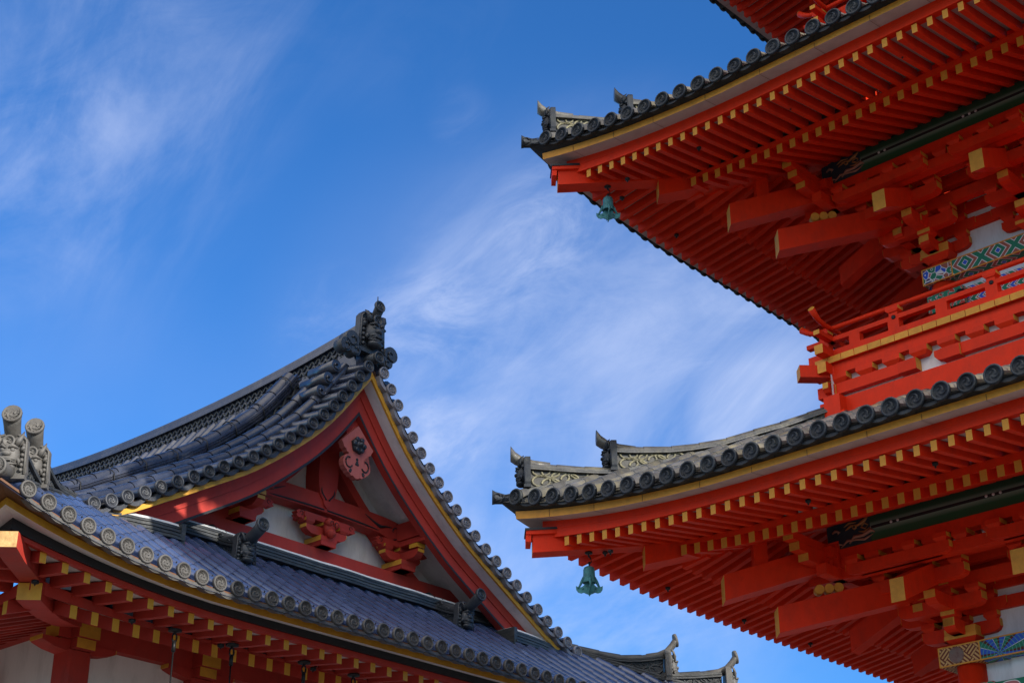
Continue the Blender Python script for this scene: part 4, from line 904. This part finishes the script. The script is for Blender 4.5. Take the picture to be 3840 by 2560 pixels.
# ---- hip ridges on the skirt
hips = []; onis = []
hr1 = ([-.45, -.3, 0, .3, .6, .7], [6.20, 6.15, 6.115, 6.105, 6.10, 6.11])
hr2 = ([.2, .35, .6, .8, 1.15, 1.7, 2.05], [6.43, 6.38, 6.345, 6.36, 6.48, 6.66, 6.86])
for k in range(4):
    R = rot(k)
    hipr = MB(); hips.append(hipr)
    def Ph(e, s, z): return R((-(FH-e)+s/sqrt(2), -(FH-e)-s/sqrt(2), z+ZH))
    for ri, (e0, e1, tb) in enumerate(((-.30, .45, hr1), (.30, 1.95, hr2))):
        N = 8 if ri == 0 else 14; ee = [e0+(e1-e0)*i/N for i in range(N+1)]
        bs = [min(h_roof(e, 0)+.02, interp(e, *tb)-.2) for e in ee]; tp = [interp(e, *tb) for e in ee]
        def layer(w_, f0, f1): hipr.loft([[Ph(e, -w_, f0(i)), Ph(e, w_, f0(i)), Ph(e, w_, f1(i)), Ph(e, -w_, f1(i))] for i, e in enumerate(ee)], 0, True, True, True, False)
        layer(.13, lambda i: bs[i], lambda i: bs[i]+.035); layer(.12, lambda i: bs[i]+.045, lambda i: bs[i]+.07); layer(.08, lambda i: bs[i]+.06, lambda i: tp[i]-.12)
        layer(.125, lambda i: tp[i]-.13, lambda i: tp[i]-.105); layer(.115, lambda i: tp[i]-.095, lambda i: tp[i]-.07)
        e = e0
        while e < e1-.03:
            en = min(e+.22, e1)
            hipr.loft([[Ph(x_, cos(a)*r_*1.15, interp(x_, *tb)-.07+sin(a)*r_) for a in [pi*i/8 for i in range(9)]] for x_, r_ in ((e, .072), (en, .064))], 0, False, False, False, True); e += .22
        e = e0+.08
        while e < e1-.05:
            b0 = min(h_roof(e, 0)+.02, interp(e, *tb)-.2)+.075; t0 = interp(e, *tb)-.13; nr = max(1, int((t0-b0)/.065+.3)); ph = int(round((e-e0)/.075))
            for rr in range(nr):
                zc = b0+(rr+.5)*(t0-b0)/nr; upw = 1 if (rr+ph) % 2 == 0 else -1
                for sd in (1, -1): hipr.tube([Ph(e+cos(a)*.07, sd*.083, zc-upw*.03+upw*sin(a)*.06) for a in [pi*i/6 for i in range(7)]], .013, 5, 0, False)
            e += .075
    lat = Vector(R((1, -1, 0)))/sqrt(2); outd = Vector(R((-1, -1, 0)))/sqrt(2)
    for (e, zb, sc) in ((-.37, 5.74, .37), (.25, 5.98, .37)):
        q = MB(); oni(q, frame(Ph(e, 0, zb), lat, outd, sc), .9)
        q.loft([vring(Ph(e+de, 0, zb+dz), lat, r_, r_*rz, 16) for de, dz, r_, rz in ((-.10, .60, .098, .95), (-.075, .55, .09, .95), (-.03, .47, .083, .9), (.02, .40, .08, .85), (.10, .355, .078, .8), (.22, .33, .07, .9))], 0, True, True, True, True)
        tomoe_disc(q, Vector(Ph(e-.10, 0, zb+.60)), Vector(outd)+Vector((0, 0, .25)), (0, 0, 1), .10, .03, 0, 18, 12)
        onis.append((q, k))
    q = MB(); tomoe_disc(q, Ph(-.66, 0, 5.69), Vector(outd), (0, 0, 1), .10, .035, 0, 20, 12); q.tube([Ph(-.66, 0, 5.69), Ph(-.3, 0, 5.80)], .08, 12, 0); onis.append((q, k))
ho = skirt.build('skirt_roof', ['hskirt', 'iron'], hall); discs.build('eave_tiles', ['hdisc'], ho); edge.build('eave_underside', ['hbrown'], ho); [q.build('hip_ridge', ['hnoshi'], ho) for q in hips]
for q, k in onis: q.build('ridge_end_face', ['honi'], ho)
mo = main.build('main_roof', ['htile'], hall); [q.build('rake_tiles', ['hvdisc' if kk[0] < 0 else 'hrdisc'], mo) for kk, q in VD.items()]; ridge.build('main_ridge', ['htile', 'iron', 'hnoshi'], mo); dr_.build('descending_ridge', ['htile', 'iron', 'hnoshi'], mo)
for q in rk: q.build('rake_board', ['hgold', 'hwhite', 'hbrown'], hall)
for q in barge: q.build('bargeboard', ['hred', 'black'], hall)
board.build('eave_board', ['hgold', 'soffit'], hall); kaya.build('eave_beam', ['hbright', 'black'], hall); kio.build('rafter_beam', ['hred'], hall)
# apex ridge-end face with its horn tile, scrolls and spike
q = MB(); oni(q, frame((0, YF+.16, ZH+9.67), (1, 0, 0), (0, -1, 0), .50), .55)
q.loft([vring((0, YF+y, ZH+z), (1, 0, 0), r_, r_*rz, 16) for y, z, r_, rz in ((-.02, 10.315, .088, 1.0), (.015, 10.25, .08, 1), (.06, 10.19, .075, .95), (.10, 10.13, .073, .9), (.2, 10.09, .07, .9))], 0, True, True, True, True)
tomoe_disc(q, (0, YF-.025, ZH+10.315), (0, -1, .15), (0, 0, 1), .09, .03, 0, 18, 0)
q.tube([(.0, YF+.03, ZH+10.38), (.0, YF+.03, ZH+10.49)], [.012, .006], 6, 0)
for sx in (-1, 1):
    for (x, z, r_) in ((.36, 9.74, .12), (.30, 9.60, .09), (.47, 9.62, .10)):
        if sx > 0 and x > .4: continue
        q.tube([(sx*x, YF+.26, ZH+z), (sx*x, YF+.10, ZH+z)], r_, 14, 0)
        q.tube([(sx*x+sx*.016*a*cos(a)*r_/.1, YF+.095, ZH+z+.016*a*sin(a)*r_/.1) for a in [.6+j*.5 for j in range(10)]], .014, 5, 0, False)
tomoe_disc(q, (0, YF-.045, ZH+9.53), (0, -1, 0), (0, 0, 1), .088, .03, 0, 20, 0); q.tube([(0, YF-.03, ZH+9.53), (0, YF+.45, ZH+9.60)], .078, 12, 0)
q.build('ridge_end_face', ['honid'], mo)
# short ridges on the skirt below the gable, each ending in a face with a raised round tile
for sx in (-1, 1):
    q = MB(); x = sx*1.905; N = 8
    yy = [.85-.72*i/N for i in range(N+1)]; tz = [6.84-.40*(i/N)**.75+.04*(i/N)**3 for i in range(N+1)]; bz = [h_roof(y+.95, 9)+.0 for y in yy]
    def ly(wd, f0, f1): q.loft([[(x-wd, y-CY, ZH+f0(i)), (x+wd, y-CY, ZH+f0(i)), (x+wd, y-CY, ZH+f1(i)), (x-wd, y-CY, ZH+f1(i))] for i, y in enumerate(yy)], 0, True, True, True, False)
    ly(.125, lambda i: bz[i], lambda i: bz[i]+.06); ly(.11, lambda i: bz[i]+.07, lambda i: bz[i]+.10); ly(.075, lambda i: bz[i]+.09, lambda i: tz[i]-.10); ly(.115, lambda i: tz[i]-.12, lambda i: tz[i]-.09); ly(.105, lambda i: tz[i]-.08, lambda i: tz[i]-.055)
    q.tube([(x, y-CY, ZH+tz[i]-.06) for i, y in enumerate(yy)], .075, 12, 0)
    for j in range(8):
        y = .25+j*.07
        for s2 in (-1, 1):
            for r_ in range(2):
                zc = ZH+h_roof(y+.95, 9)+.14+.055*r_+(y-.13)*.1
                q.tube([(x+s2*.078, y-CY+cos(a)*.05, zc+sin(a)*.045*(1 if (j+r_) % 2 else -1)) for a in [pi*i/6 for i in range(7)]], .011, 5, 0, False)
    oni(q, frame((x, .13-CY, ZH+6.15), (1, 0, 0), (0, -1, 0), .34), .5)
    q.loft([vring((x, y-CY, ZH+z), (1, 0, 0), r_, r_*rz, 16) for y, z, r_, rz in ((-.185, 6.595, .088, 1.0), (-.12, 6.545, .08, 1), (-.02, 6.49, .078, .95), (.08, 6.46, .076, .9), (.2, 6.46, .074, .9))], 0, True, True, True, True)
    tomoe_disc(q, (x, -.19-CY, ZH+6.597), (0, -1, .1), (0, 0, 1), .09, .03, 0, 18, 8)
    q.build('short_ridge', ['honid'], hall)
# stacked ridge tiles along the foot of the gable, with a line of white mortar
no = MB()
def noshi(pts, yb, hz, n=4, wd=.22):      # pts [(x, ztop)]
    for i in range(n):
        zo = -hz+hz*(i/n); zt_ = zo+hz/n*.78; yo = -.016*(n-1-i)+.004*(i % 2)
        no.loft([[(x, yb-CY+yo+yy_, ZH+z+zo), (x, yb-CY+wd, ZH+z+zo), (x, yb-CY+wd, ZH+z+zt_), (x, yb-CY+yo+yy_, ZH+z+zt_-.006)] for x, z, yy_ in pts], 0, True, True, True, False)
    no.loft([[(x, yb-CY+.02+yy_, ZH+z-hz/n*.22), (x, yb-CY+wd, ZH+z-hz/n*.22), (x, yb-CY+wd, ZH+z+.028), (x, yb-CY+.06+yy_, ZH+z+.030)] for x, z, yy_ in pts], 1, True, True, True, False)
    for x, z, yy_ in pts[::1]: pass
mid = [(-2.85+5.7*i/20, 6.70+random.uniform(-.004, .004), random.uniform(-.006, .006)) for i in range(21)]
noshi(mid, .58, .185)
for sx in (-1, 1):
    seg = [(sx*(2.87+1.45*i/10), 6.385-.15*(i/10)**2.0+random.uniform(-.003, .003), random.uniform(-.005, .005)) for i in range(11)]
    noshi(seg if sx > 0 else seg[::-1], .08, .19, 4, .5)
    no.box(sx*2.87-.03, sx*2.87+.03, .05-CY, .75-CY, ZH+6.15, ZH+6.40, 0)
no.build('stacked_ridge_tiles', ['hnoshi', 'mortar'], hall)
# ---- gable wall and timbers
gw = MB(); n = 16
gw.add([(sd*u, 1.16-CY, ZH+max(6.4, vz(abs(u))-.2)) for sd, u in [(-1, 4.2-4.2*i/n) for i in range(n+1)]+[(1, 4.2*i/n) for i in range(1, n+1)]]+[(4.2, 1.16-CY, ZH+6.2), (-4.2, 1.16-CY, ZH+6.2)], [tuple(range(2*n+3))])
go = gw.build('gable_wall', ['hwhite'], hall)
def gpart(nm, fn, mats=('hred', 'hgold', 'black'), par=None):
    q = MB(); fn(q); return q.build(nm, list(mats), par or hall)
gy = lambda y: y-CY
gpart('gable_base_beam', lambda q: q.box(-2.95, 2.95, gy(.94), gy(1.15), ZH+6.62, ZH+7.02))
def koryo(q):
    N = 20; rings = []
    for i in range(N+1):
        x = -1.62+3.24*i/N; t = abs(x)/1.62; zc = .045*(1-t*t); drop = 0.0 if t < .72 else -.06*((t-.72)/.28)**1.5
        rings.append([(x, gy(.90), ZH+7.46+zc*1.6-(.10*max(0, t-.6)/.4)), (x, gy(1.12), ZH+7.46+zc*1.6-(.10*max(0, t-.6)/.4)), (x, gy(1.12), ZH+7.725+zc+drop), (x, gy(.90), ZH+7.725+zc+drop)])
    q.loft(rings, 0, True, True, True, False)
    for sx in (-1, 1):   # black painted line and curls
        q.tube([(sx*x, gy(.897), ZH+7.49+.07*(1-(x/1.62)**2)-(.10*max(0, x/1.62-.6)/.4)) for x in (.03, .3, .6, .85, .98)], [.012, .014, .014, .012, .003], 5, 2, False)
        q.tube([(sx*1.02+sx*a, gy(.895), ZH+7.60+b) for a, b in ((-.30, .10), (-.16, .04), (-.02, -.01), (.10, .02), (.2, .03))], [.004, .012, .024, .012, .006], 6, 2, False)
        q.tube([(sx*1.30+sx*.075*cos(a)*(1-.1*a), gy(.895), ZH+7.58+.075*sin(a)*(1-.1*a)) for a in [-1.2+.5*j for j in range(10)]], .009, 5, 2, False)
        q.tube([(sx*x, gy(.895), ZH+z) for x, z in ((1.12, 7.41), (1.26, 7.46), (1.36, 7.50), (1.44, 7.49), (1.55, 7.55))], .010, 5, 2, False)
gpart('rainbow_beam', koryo)
def kpost(q):
    prof = [(-.165, 8.75), (-.17, 8.3), (-.175, 8.05), (-.165, 7.90), (-.13, 7.76), (-.07, 7.68), (-.05, 7.62), (0, 7.575), (.05, 7.62), (.07, 7.68), (.13, 7.76), (.165, 7.90), (.175, 8.05), (.17, 8.3), (.165, 8.75)]
    q.prism(prof, lambda a, b, t: (a, gy(t), ZH+b), .87, 1.14, 0)
    for sx in (-1, 1): q.tube([(sx*(.11-.02*a+.03*sin(a)), gy(.866), ZH+7.86-.045*a) for a in [.0, .8, 1.6, 2.4, 3.2, 3.8]]+[(sx*.035, gy(.866), ZH+7.69), (sx*.05, gy(.866), ZH+7.72)], [.004, .010, .012, .012, .011, .010, .009, .005], 5, 2, False)
gpart('king_post', kpost)
def hbr(q, x, y0=.74, side=True, w_=.34):     # small bracket set on the gable, with its centre at x
    q.box(x-.13, x+.13, gy(y0), gy(1.14), ZH+7.03, ZH+7.10)
    q.hexa([(x-.10, gy(y0+.03), ZH+7.03), (x+.10, gy(y0+.03), ZH+7.03), (x+.10, gy(1.14), ZH+7.03), (x-.10, gy(1.14), ZH+7.03), (x-.14, gy(y0), ZH+7.09), (x+.14, gy(y0), ZH+7.09), (x+.14, gy(1.14), ZH+7.09), (x-.14, gy(1.14), ZH+7.09)])
    q.box(x-.14, x+.14, gy(y0), gy(1.14), ZH+7.09, ZH+7.16, 0, [0, 0, 0, 1, 0, 1])
    pr = [(-w_, 7.24), (-w_+.03, 7.20), (-w_+.10, 7.165), (w_-.10, 7.165), (w_-.03, 7.20), (w_, 7.24), (w_, 7.28), (-w_, 7.28)]
    q.prism(pr, lambda a, b, t: (x+a, gy(t), ZH+b), .86, .98, 0)
    for s2 in (-1, 1): q.box(x+s2*w_-.004, x+s2*w_+.004, gy(.858), gy(.982), ZH+7.235, ZH+7.281, 1)
    for dx in (-w_+.06, 0, w_-.06):
        q.hexa([(x+dx-.05, gy(.86), ZH+7.285), (x+dx+.05, gy(.86), ZH+7.285), (x+dx+.05, gy(1.0), ZH+7.285), (x+dx-.05, gy(1.0), ZH+7.285), (x+dx-.075, gy(.84), ZH+7.32), (x+dx+.075, gy(.84), ZH+7.32), (x+dx+.075, gy(1.02), ZH+7.32), (x+dx-.075, gy(1.02), ZH+7.32)])
        q.box(x+dx-.075, x+dx+.075, gy(.84), gy(1.02), ZH+7.32, ZH+7.36, 0, [0, 0, 0, 1, 0, 1])
    q.box(x-w_-.03, x+w_+.03, gy(.855), gy(1.10), ZH+7.362, ZH+7.44)
    for s2 in (-1, 1):   # carved nosings
        q.prism([(0, 7.44), (.10, 7.44), (.15, 7.41), (.12, 7.385), (.15, 7.36), (.10, 7.33), (.05, 7.34), (0, 7.30)], lambda a, b, t: (x+s2*(w_+.02+a), gy(t), ZH+b), .87, .97, 0)
        q.tube([(x+s2*(w_+.08+.028*cos(a)), gy(.866), ZH+7.40+.028*sin(a)) for a in [j*.7 for j in range(8)]], .005, 4, 2, False)
    if side:
        pr = [(.50, 7.24), (.53, 7.20), (.60, 7.165), (1.1, 7.165), (1.1, 7.28), (.50, 7.28)]
        q.prism(pr, lambda a, b, t: (x+t, gy(a), ZH+b), -.06, .06, 0); q.box(x-.06, x+.06, gy(.495), gy(.50), ZH+7.235, ZH+7.28, 1)
        q.box(x-.075, x+.075, gy(.50), gy(.66), ZH+7.30, ZH+7.36, 0, [0, 0, 1, 1, 0, 1])
        q.box(x-.085, x+.085, gy(.36), gy(1.1), ZH+7.365, ZH+7.435); q.box(x-.10, x+.10, gy(.34), gy(1.1), ZH+7.45, ZH+7.70)
gpart('gable_bracket', lambda q: hbr(q, -1.42)); gpart('gable_bracket', lambda q: hbr(q, 1.42))
def frog(q):
    hbr(q, 0, .80, False, .36)
    q.ball((0, gy(.80), ZH+7.27), .10, 10, 3, (1.0, .7, 1.2)); q.ball((-.05, gy(.76), ZH+7.34), .06, 8, 3); q.ball((.06, gy(.76), ZH+7.33), .065, 8, 3); q.ball((0, gy(.77), ZH+7.20), .07, 8, 3)
    for sx in (-1, 1): q.tube([(sx*(.04+.03*cos(a)), gy(.70), ZH+7.31+.035*sin(a)) for a in [j*.7 for j in range(7)]], .006, 4, 2, False)
gpart('gable_bracket', frog, ('hred', 'hgold', 'black', 'hred'))
gpart('ridge_purlin', lambda q: q.box(-.13, .13, gy(.40), gy(1.15), ZH+8.42, ZH+8.80))
def inner(q):
    for sd in (-1, 1): rake(q, gy(.96), gy(1.15), .47, .60, sd, 0, 0, 4.2)
gpart('gable_rafter', inner)
# carved pendant below the apex
def pend(q):
    half = [(0, 8.62), (-.15, 8.47), (-.285, 8.335), (-.255, 8.29), (-.235, 8.25), (-.20, 8.235), (-.185, 8.20), (-.155, 8.19), (-.14, 8.155), (-.115, 8.15), (-.16, 8.165), (-.20, 8.15), (-.235, 8.11), (-.245, 8.05), (-.235, 8.0), (-.20, 7.955), (-.175, 7.945), (-.155, 7.915), (-.12, 7.905), (-.10, 7.88), (-.06, 7.885), (-.03, 7.862), (0, 7.855)]
    full = half+[(-a, b) for a, b in reversed(half[1:-1])]
    q.prism(full, lambda a, b, t: (a, gy(t), ZH+b), .31, .40, 0)
    for sx in (-1, 1):
        q.tube([(sx*(.145+.062*cos(a)*(1-.05*(a+.9))), gy(.306), ZH+8.065+.075*sin(a)*(1-.05*(a+.9))) for a in [-2.6+j*.45 for j in range(11)]][::-1], .011, 5, 1, False)
        for (x, z) in ((.11, 7.955), (.125, 7.935), (.115, 7.935)): q.lathe([(.020, 0), (.019, .006), (.001, .007)], (sx*x, gy(.31), ZH+z), (0, -1, 0), 8, 1)
    for (x, z) in ((0, 8.13), (0, 8.09), (-.012, 8.06), (.012, 8.06)): q.lathe([(.022, 0), (.02, .006), (.001, .007)], (x, gy(.31), ZH+z), (0, -1, 0), 8, 1)
po = gpart('gable_pendant', pend, ('hpink', 'black'))
def rosette(q):
    q.lathe([(.125, 0), (.125, .02), (.10, .045), (.05, .05), (.04, .07), (.02, .10), (.001, .105)], (0, gy(.31), ZH+8.33), (0, -1, 0), 6)
    for j in range(6):
        a = j*pi/3; q.ball((cos(a)*.085, gy(.27), ZH+8.33+sin(a)*.085), .038, 7, 0, (1, .6, 1)); q.lathe([(.012, 0), (.001, .002)], (cos(a+.5)*.062, gy(.258), ZH+8.33+sin(a+.5)*.062), (0, -1, 0), 6, 1)
gpart('rosette', rosette, ('hexm', 'black'), po)
# ---- rafters of the hall
HF = MB(); HF.hexa([(-.0375, 0, -.055), (.0375, 0, -.055), (.0375, .64, -.055+.085), (-.0375, .64, -.055+.085), (-.0375, 0, .055), (.0375, 0, .055), (.0375, .64, .055+.10), (-.0375, .64, .055+.10)], m=[0, 0, 1, 0, 0, 0])
HJ = MB(); HJ.hexa([(-.043, 0, -.07), (.043, 0, -.07), (.043, 1.9, -.07+.66), (-.043, 1.9, -.07+.66), (-.043, 0, .07), (.043, 0, .07), (.043, 1.9, .07+.66), (-.043, 1.9, .07+.66)], m=[0, 0, 1, 0, 0, 0])
hfs = MB(); hjs = MB()
for k in range(4):
    R = rot(k)
    for i in range(42):
        X = -FH+.355+.2655*i; c = FH-abs(X)
        if c < .25: continue
        L = min(.64, max(.25, c-.02)) 
        q = MB(); merge(q, HF, lambda p: (p[0], p[1]*L/.64, p[2]*1.0))
        if k == 0 and i < 26:
            o = q.build('flying_rafter', ['hred', 'hgold'], hall); o.location = R((X, -FH, ZH+h_fly(c)))
        else: merge(hfs, q, lambda p: R((X+p[0], p[1]-FH, ZH+h_fly(c)+p[2])))
        if c > .95:
            L = min(1.9, c-.62); q = MB(); merge(q, HJ, lambda p: (p[0], p[1]*L/1.9, p[2]-(p[1]/1.9)*(1-L/1.9)*.66))
            if k == 0 and i < 26: o = q.build('base_rafter', ['hred', 'hgold'], hall); o.location = R((X, .6-FH, ZH+h_ji(c)))
            else: merge(hjs, q, lambda p: R((X+p[0], .6-FH+p[1], ZH+h_ji(c)+p[2])))
hfs.build('flying_rafter', ['hred', 'hgold'], hall, kind='stuff'); hjs.build('base_rafter', ['hred', 'hgold'], hall, kind='stuff')
for k in range(4):
    R = rot(k)
    def Ph(e, s, z): return R((-(FH-e)+s/sqrt(2), -(FH-e)-s/sqrt(2), z+ZH))
    def db(mb, pts, hw, m0):    # pts [(e, zbottom, ztop)]
        mb.loft([[Ph(e, -hw, b), Ph(e, hw, b), Ph(e, hw, t), Ph(e, -hw, t)] for e, b, t in pts], 0, True, True, True, False, m0)
    q = MB(); db(q, [(-.165, 5.125, 5.285), (.1, 5.10, 5.30), (.75, 5.13, 5.36)], .105, 1); q.build('hip_rafter', ['hred', 'cutwood'], hall)
    q = MB(); db(q, [(.62, 4.935, 5.115), (.9, 4.955, 5.2), (1.3, 5.02, 5.35), (1.8, 5.15, 5.55), (2.4, 5.35, 5.8)], .125, 1); q.build('hip_rafter', ['hred', 'hgold'], hall)
# ---- hall body
WE = 2.25; hw = FH-WE
wl_ = MB()
for k in range(4):
    m = MB(); m.add([(-hw, WE-FH+.03, 0), (hw, WE-FH+.03, 0), (hw, WE-FH+.03, ZH+5.6), (-hw, WE-FH+.03, ZH+5.6)], [(0, 1, 2, 3)]); merge(wl_, m, rot(k))
wl_.build('wall', ['hwhite'], hall)
pos = [-hw, -hw+1.75, hw-1.75, hw]
for k in range(4):
    R = rot(k)
    for j, xc in enumerate(pos[:3]):
        q = MB(); w2 = .155
        q.prism([(-w2, -w2+.03), (-w2+.03, -w2), (w2-.03, -w2), (w2, -w2+.03), (w2, w2), (-w2, w2)], lambda a, b, t: R((xc+a, WE-FH+b, t)), 0, ZH+5.0, 0); q.build('column', ['hred'], hall)
        if k == 0:
            q = MB(); b = MB(); L = .50
            # boat-shaped arm on the column head, with two stepped noses at the front
            b.prism([(-L, 5.075), (-L+.02, 5.055), (-L+.16, 5.01), (-.17, 4.985), (.17, 4.985), (L-.16, 5.01), (L-.02, 5.055), (L, 5.075), (L, 5.11), (-L, 5.11)], lambda a, c, t: (xc+a, WE-FH+t, ZH+c), -.115, .13, 0)
            for s2 in (-1, 1): b.box(xc+s2*L-.004, xc+s2*L+.004, WE-FH-.117, WE-FH+.132, ZH+5.065, ZH+5.112, 1)
            b.box(xc-.125, xc+.125, WE-FH-.25, WE-FH+.12, ZH+5.01, ZH+5.125, 0, [0, 0, 1, 0, 0, 0]); b.box(xc-.14, xc+.14, WE-FH-.30, WE-FH+.12, ZH+5.129, ZH+5.30, 0, [0, 0, 1, 0, 0, 0])
            if j == 0: b.box(xc-.25, xc, WE-FH-.11, WE-FH+.14, ZH+5.01, ZH+5.125, 0, [0, 0, 0, 0, 0, 1]); b.box(xc-.30, xc, WE-FH-.125, WE-FH+.15, ZH+5.131, ZH+5.30, 0, [0, 0, 0, 0, 0, 1])
            merge(q, b, R); q.build('bracket', ['hred', 'hgold'], hall)
    q = MB(); b = MB(); b.box(-hw-.1, hw+.1, WE-FH-.10, WE-FH+.10, ZH+(5.112 if k == 0 else 5.36), ZH+5.42); b.box(-hw, hw, WE-FH-.08, WE-FH+.08, ZH+4.20, ZH+4.42); merge(q, b, R); q.build('wall_beam', ['hred'], hall)
for (x, y, z) in ((-5.10, -.62, 5.05), (-3.9, -.62, 4.905), (-2.70, -.60, 4.89), (-1.35, -.60, 4.89), (.25, -.6, 4.89)):
    q = MB(); q.lathe([(.04, 0), (.038, -.03), (.015, -.035), (.001, -.06)], (x, y-CY, z+ZH), (0, 0, 1), 10); q.build('eye_bolt', ['iron'], hall)
st_ = MB(); st_.box(-4.4, 4.4, -4.4, 4.4, 0, .5); st_.build('stone_base', ['stone'], hall)
# ---- thin rods hanging from the front eave
rods = [(-3.37, -.66, 4.88, 'leftmost'), (-2.59, -.66, 4.88, 'second from the left'), (-1.54, -.66, 4.89, 'third from the left'), (-.77, -.66, 4.89, 'rightmost')]
for (x, y, z, wh) in rods:
    wx = -1.84323+x*ch-y*sh; wy = 20.0+x*sh+y*ch
    r = bpy.data.objects.new('hanging_rod', None); COL.objects.link(r); r.location = (wx*K, wy*K, 0); r.scale = (K, K, K); r.rotation_euler = (0, 0, PH)
    r['label'] = wh+' of the four thin dark rods hanging from the hall eave'; r['category'] = 'rod'; r['group'] = 'thin dark rods hanging from the hall eave'
    q = MB(); q.tube([(0, 0, z+ZH-.12), (0.0, 0, z+ZH-1.9)], .009, 8); q.build('rod', ['iron'], r)
    q = MB(); q.lathe([(.075, .02), (.075, 0), (.02, -.01), (.001, -.03)], (0, 0, z+ZH), (0, 0, 1), 12); q.tube([(.03*cos(a), 0, z+ZH-.07+.05*sin(a)) for a in [j*.7 for j in range(10)]], .010, 6); q.tube([(0, 0, z+ZH-.10), (0, 0, z+ZH-.22)], .022, 8); q.build('hook', ['iron'], r)
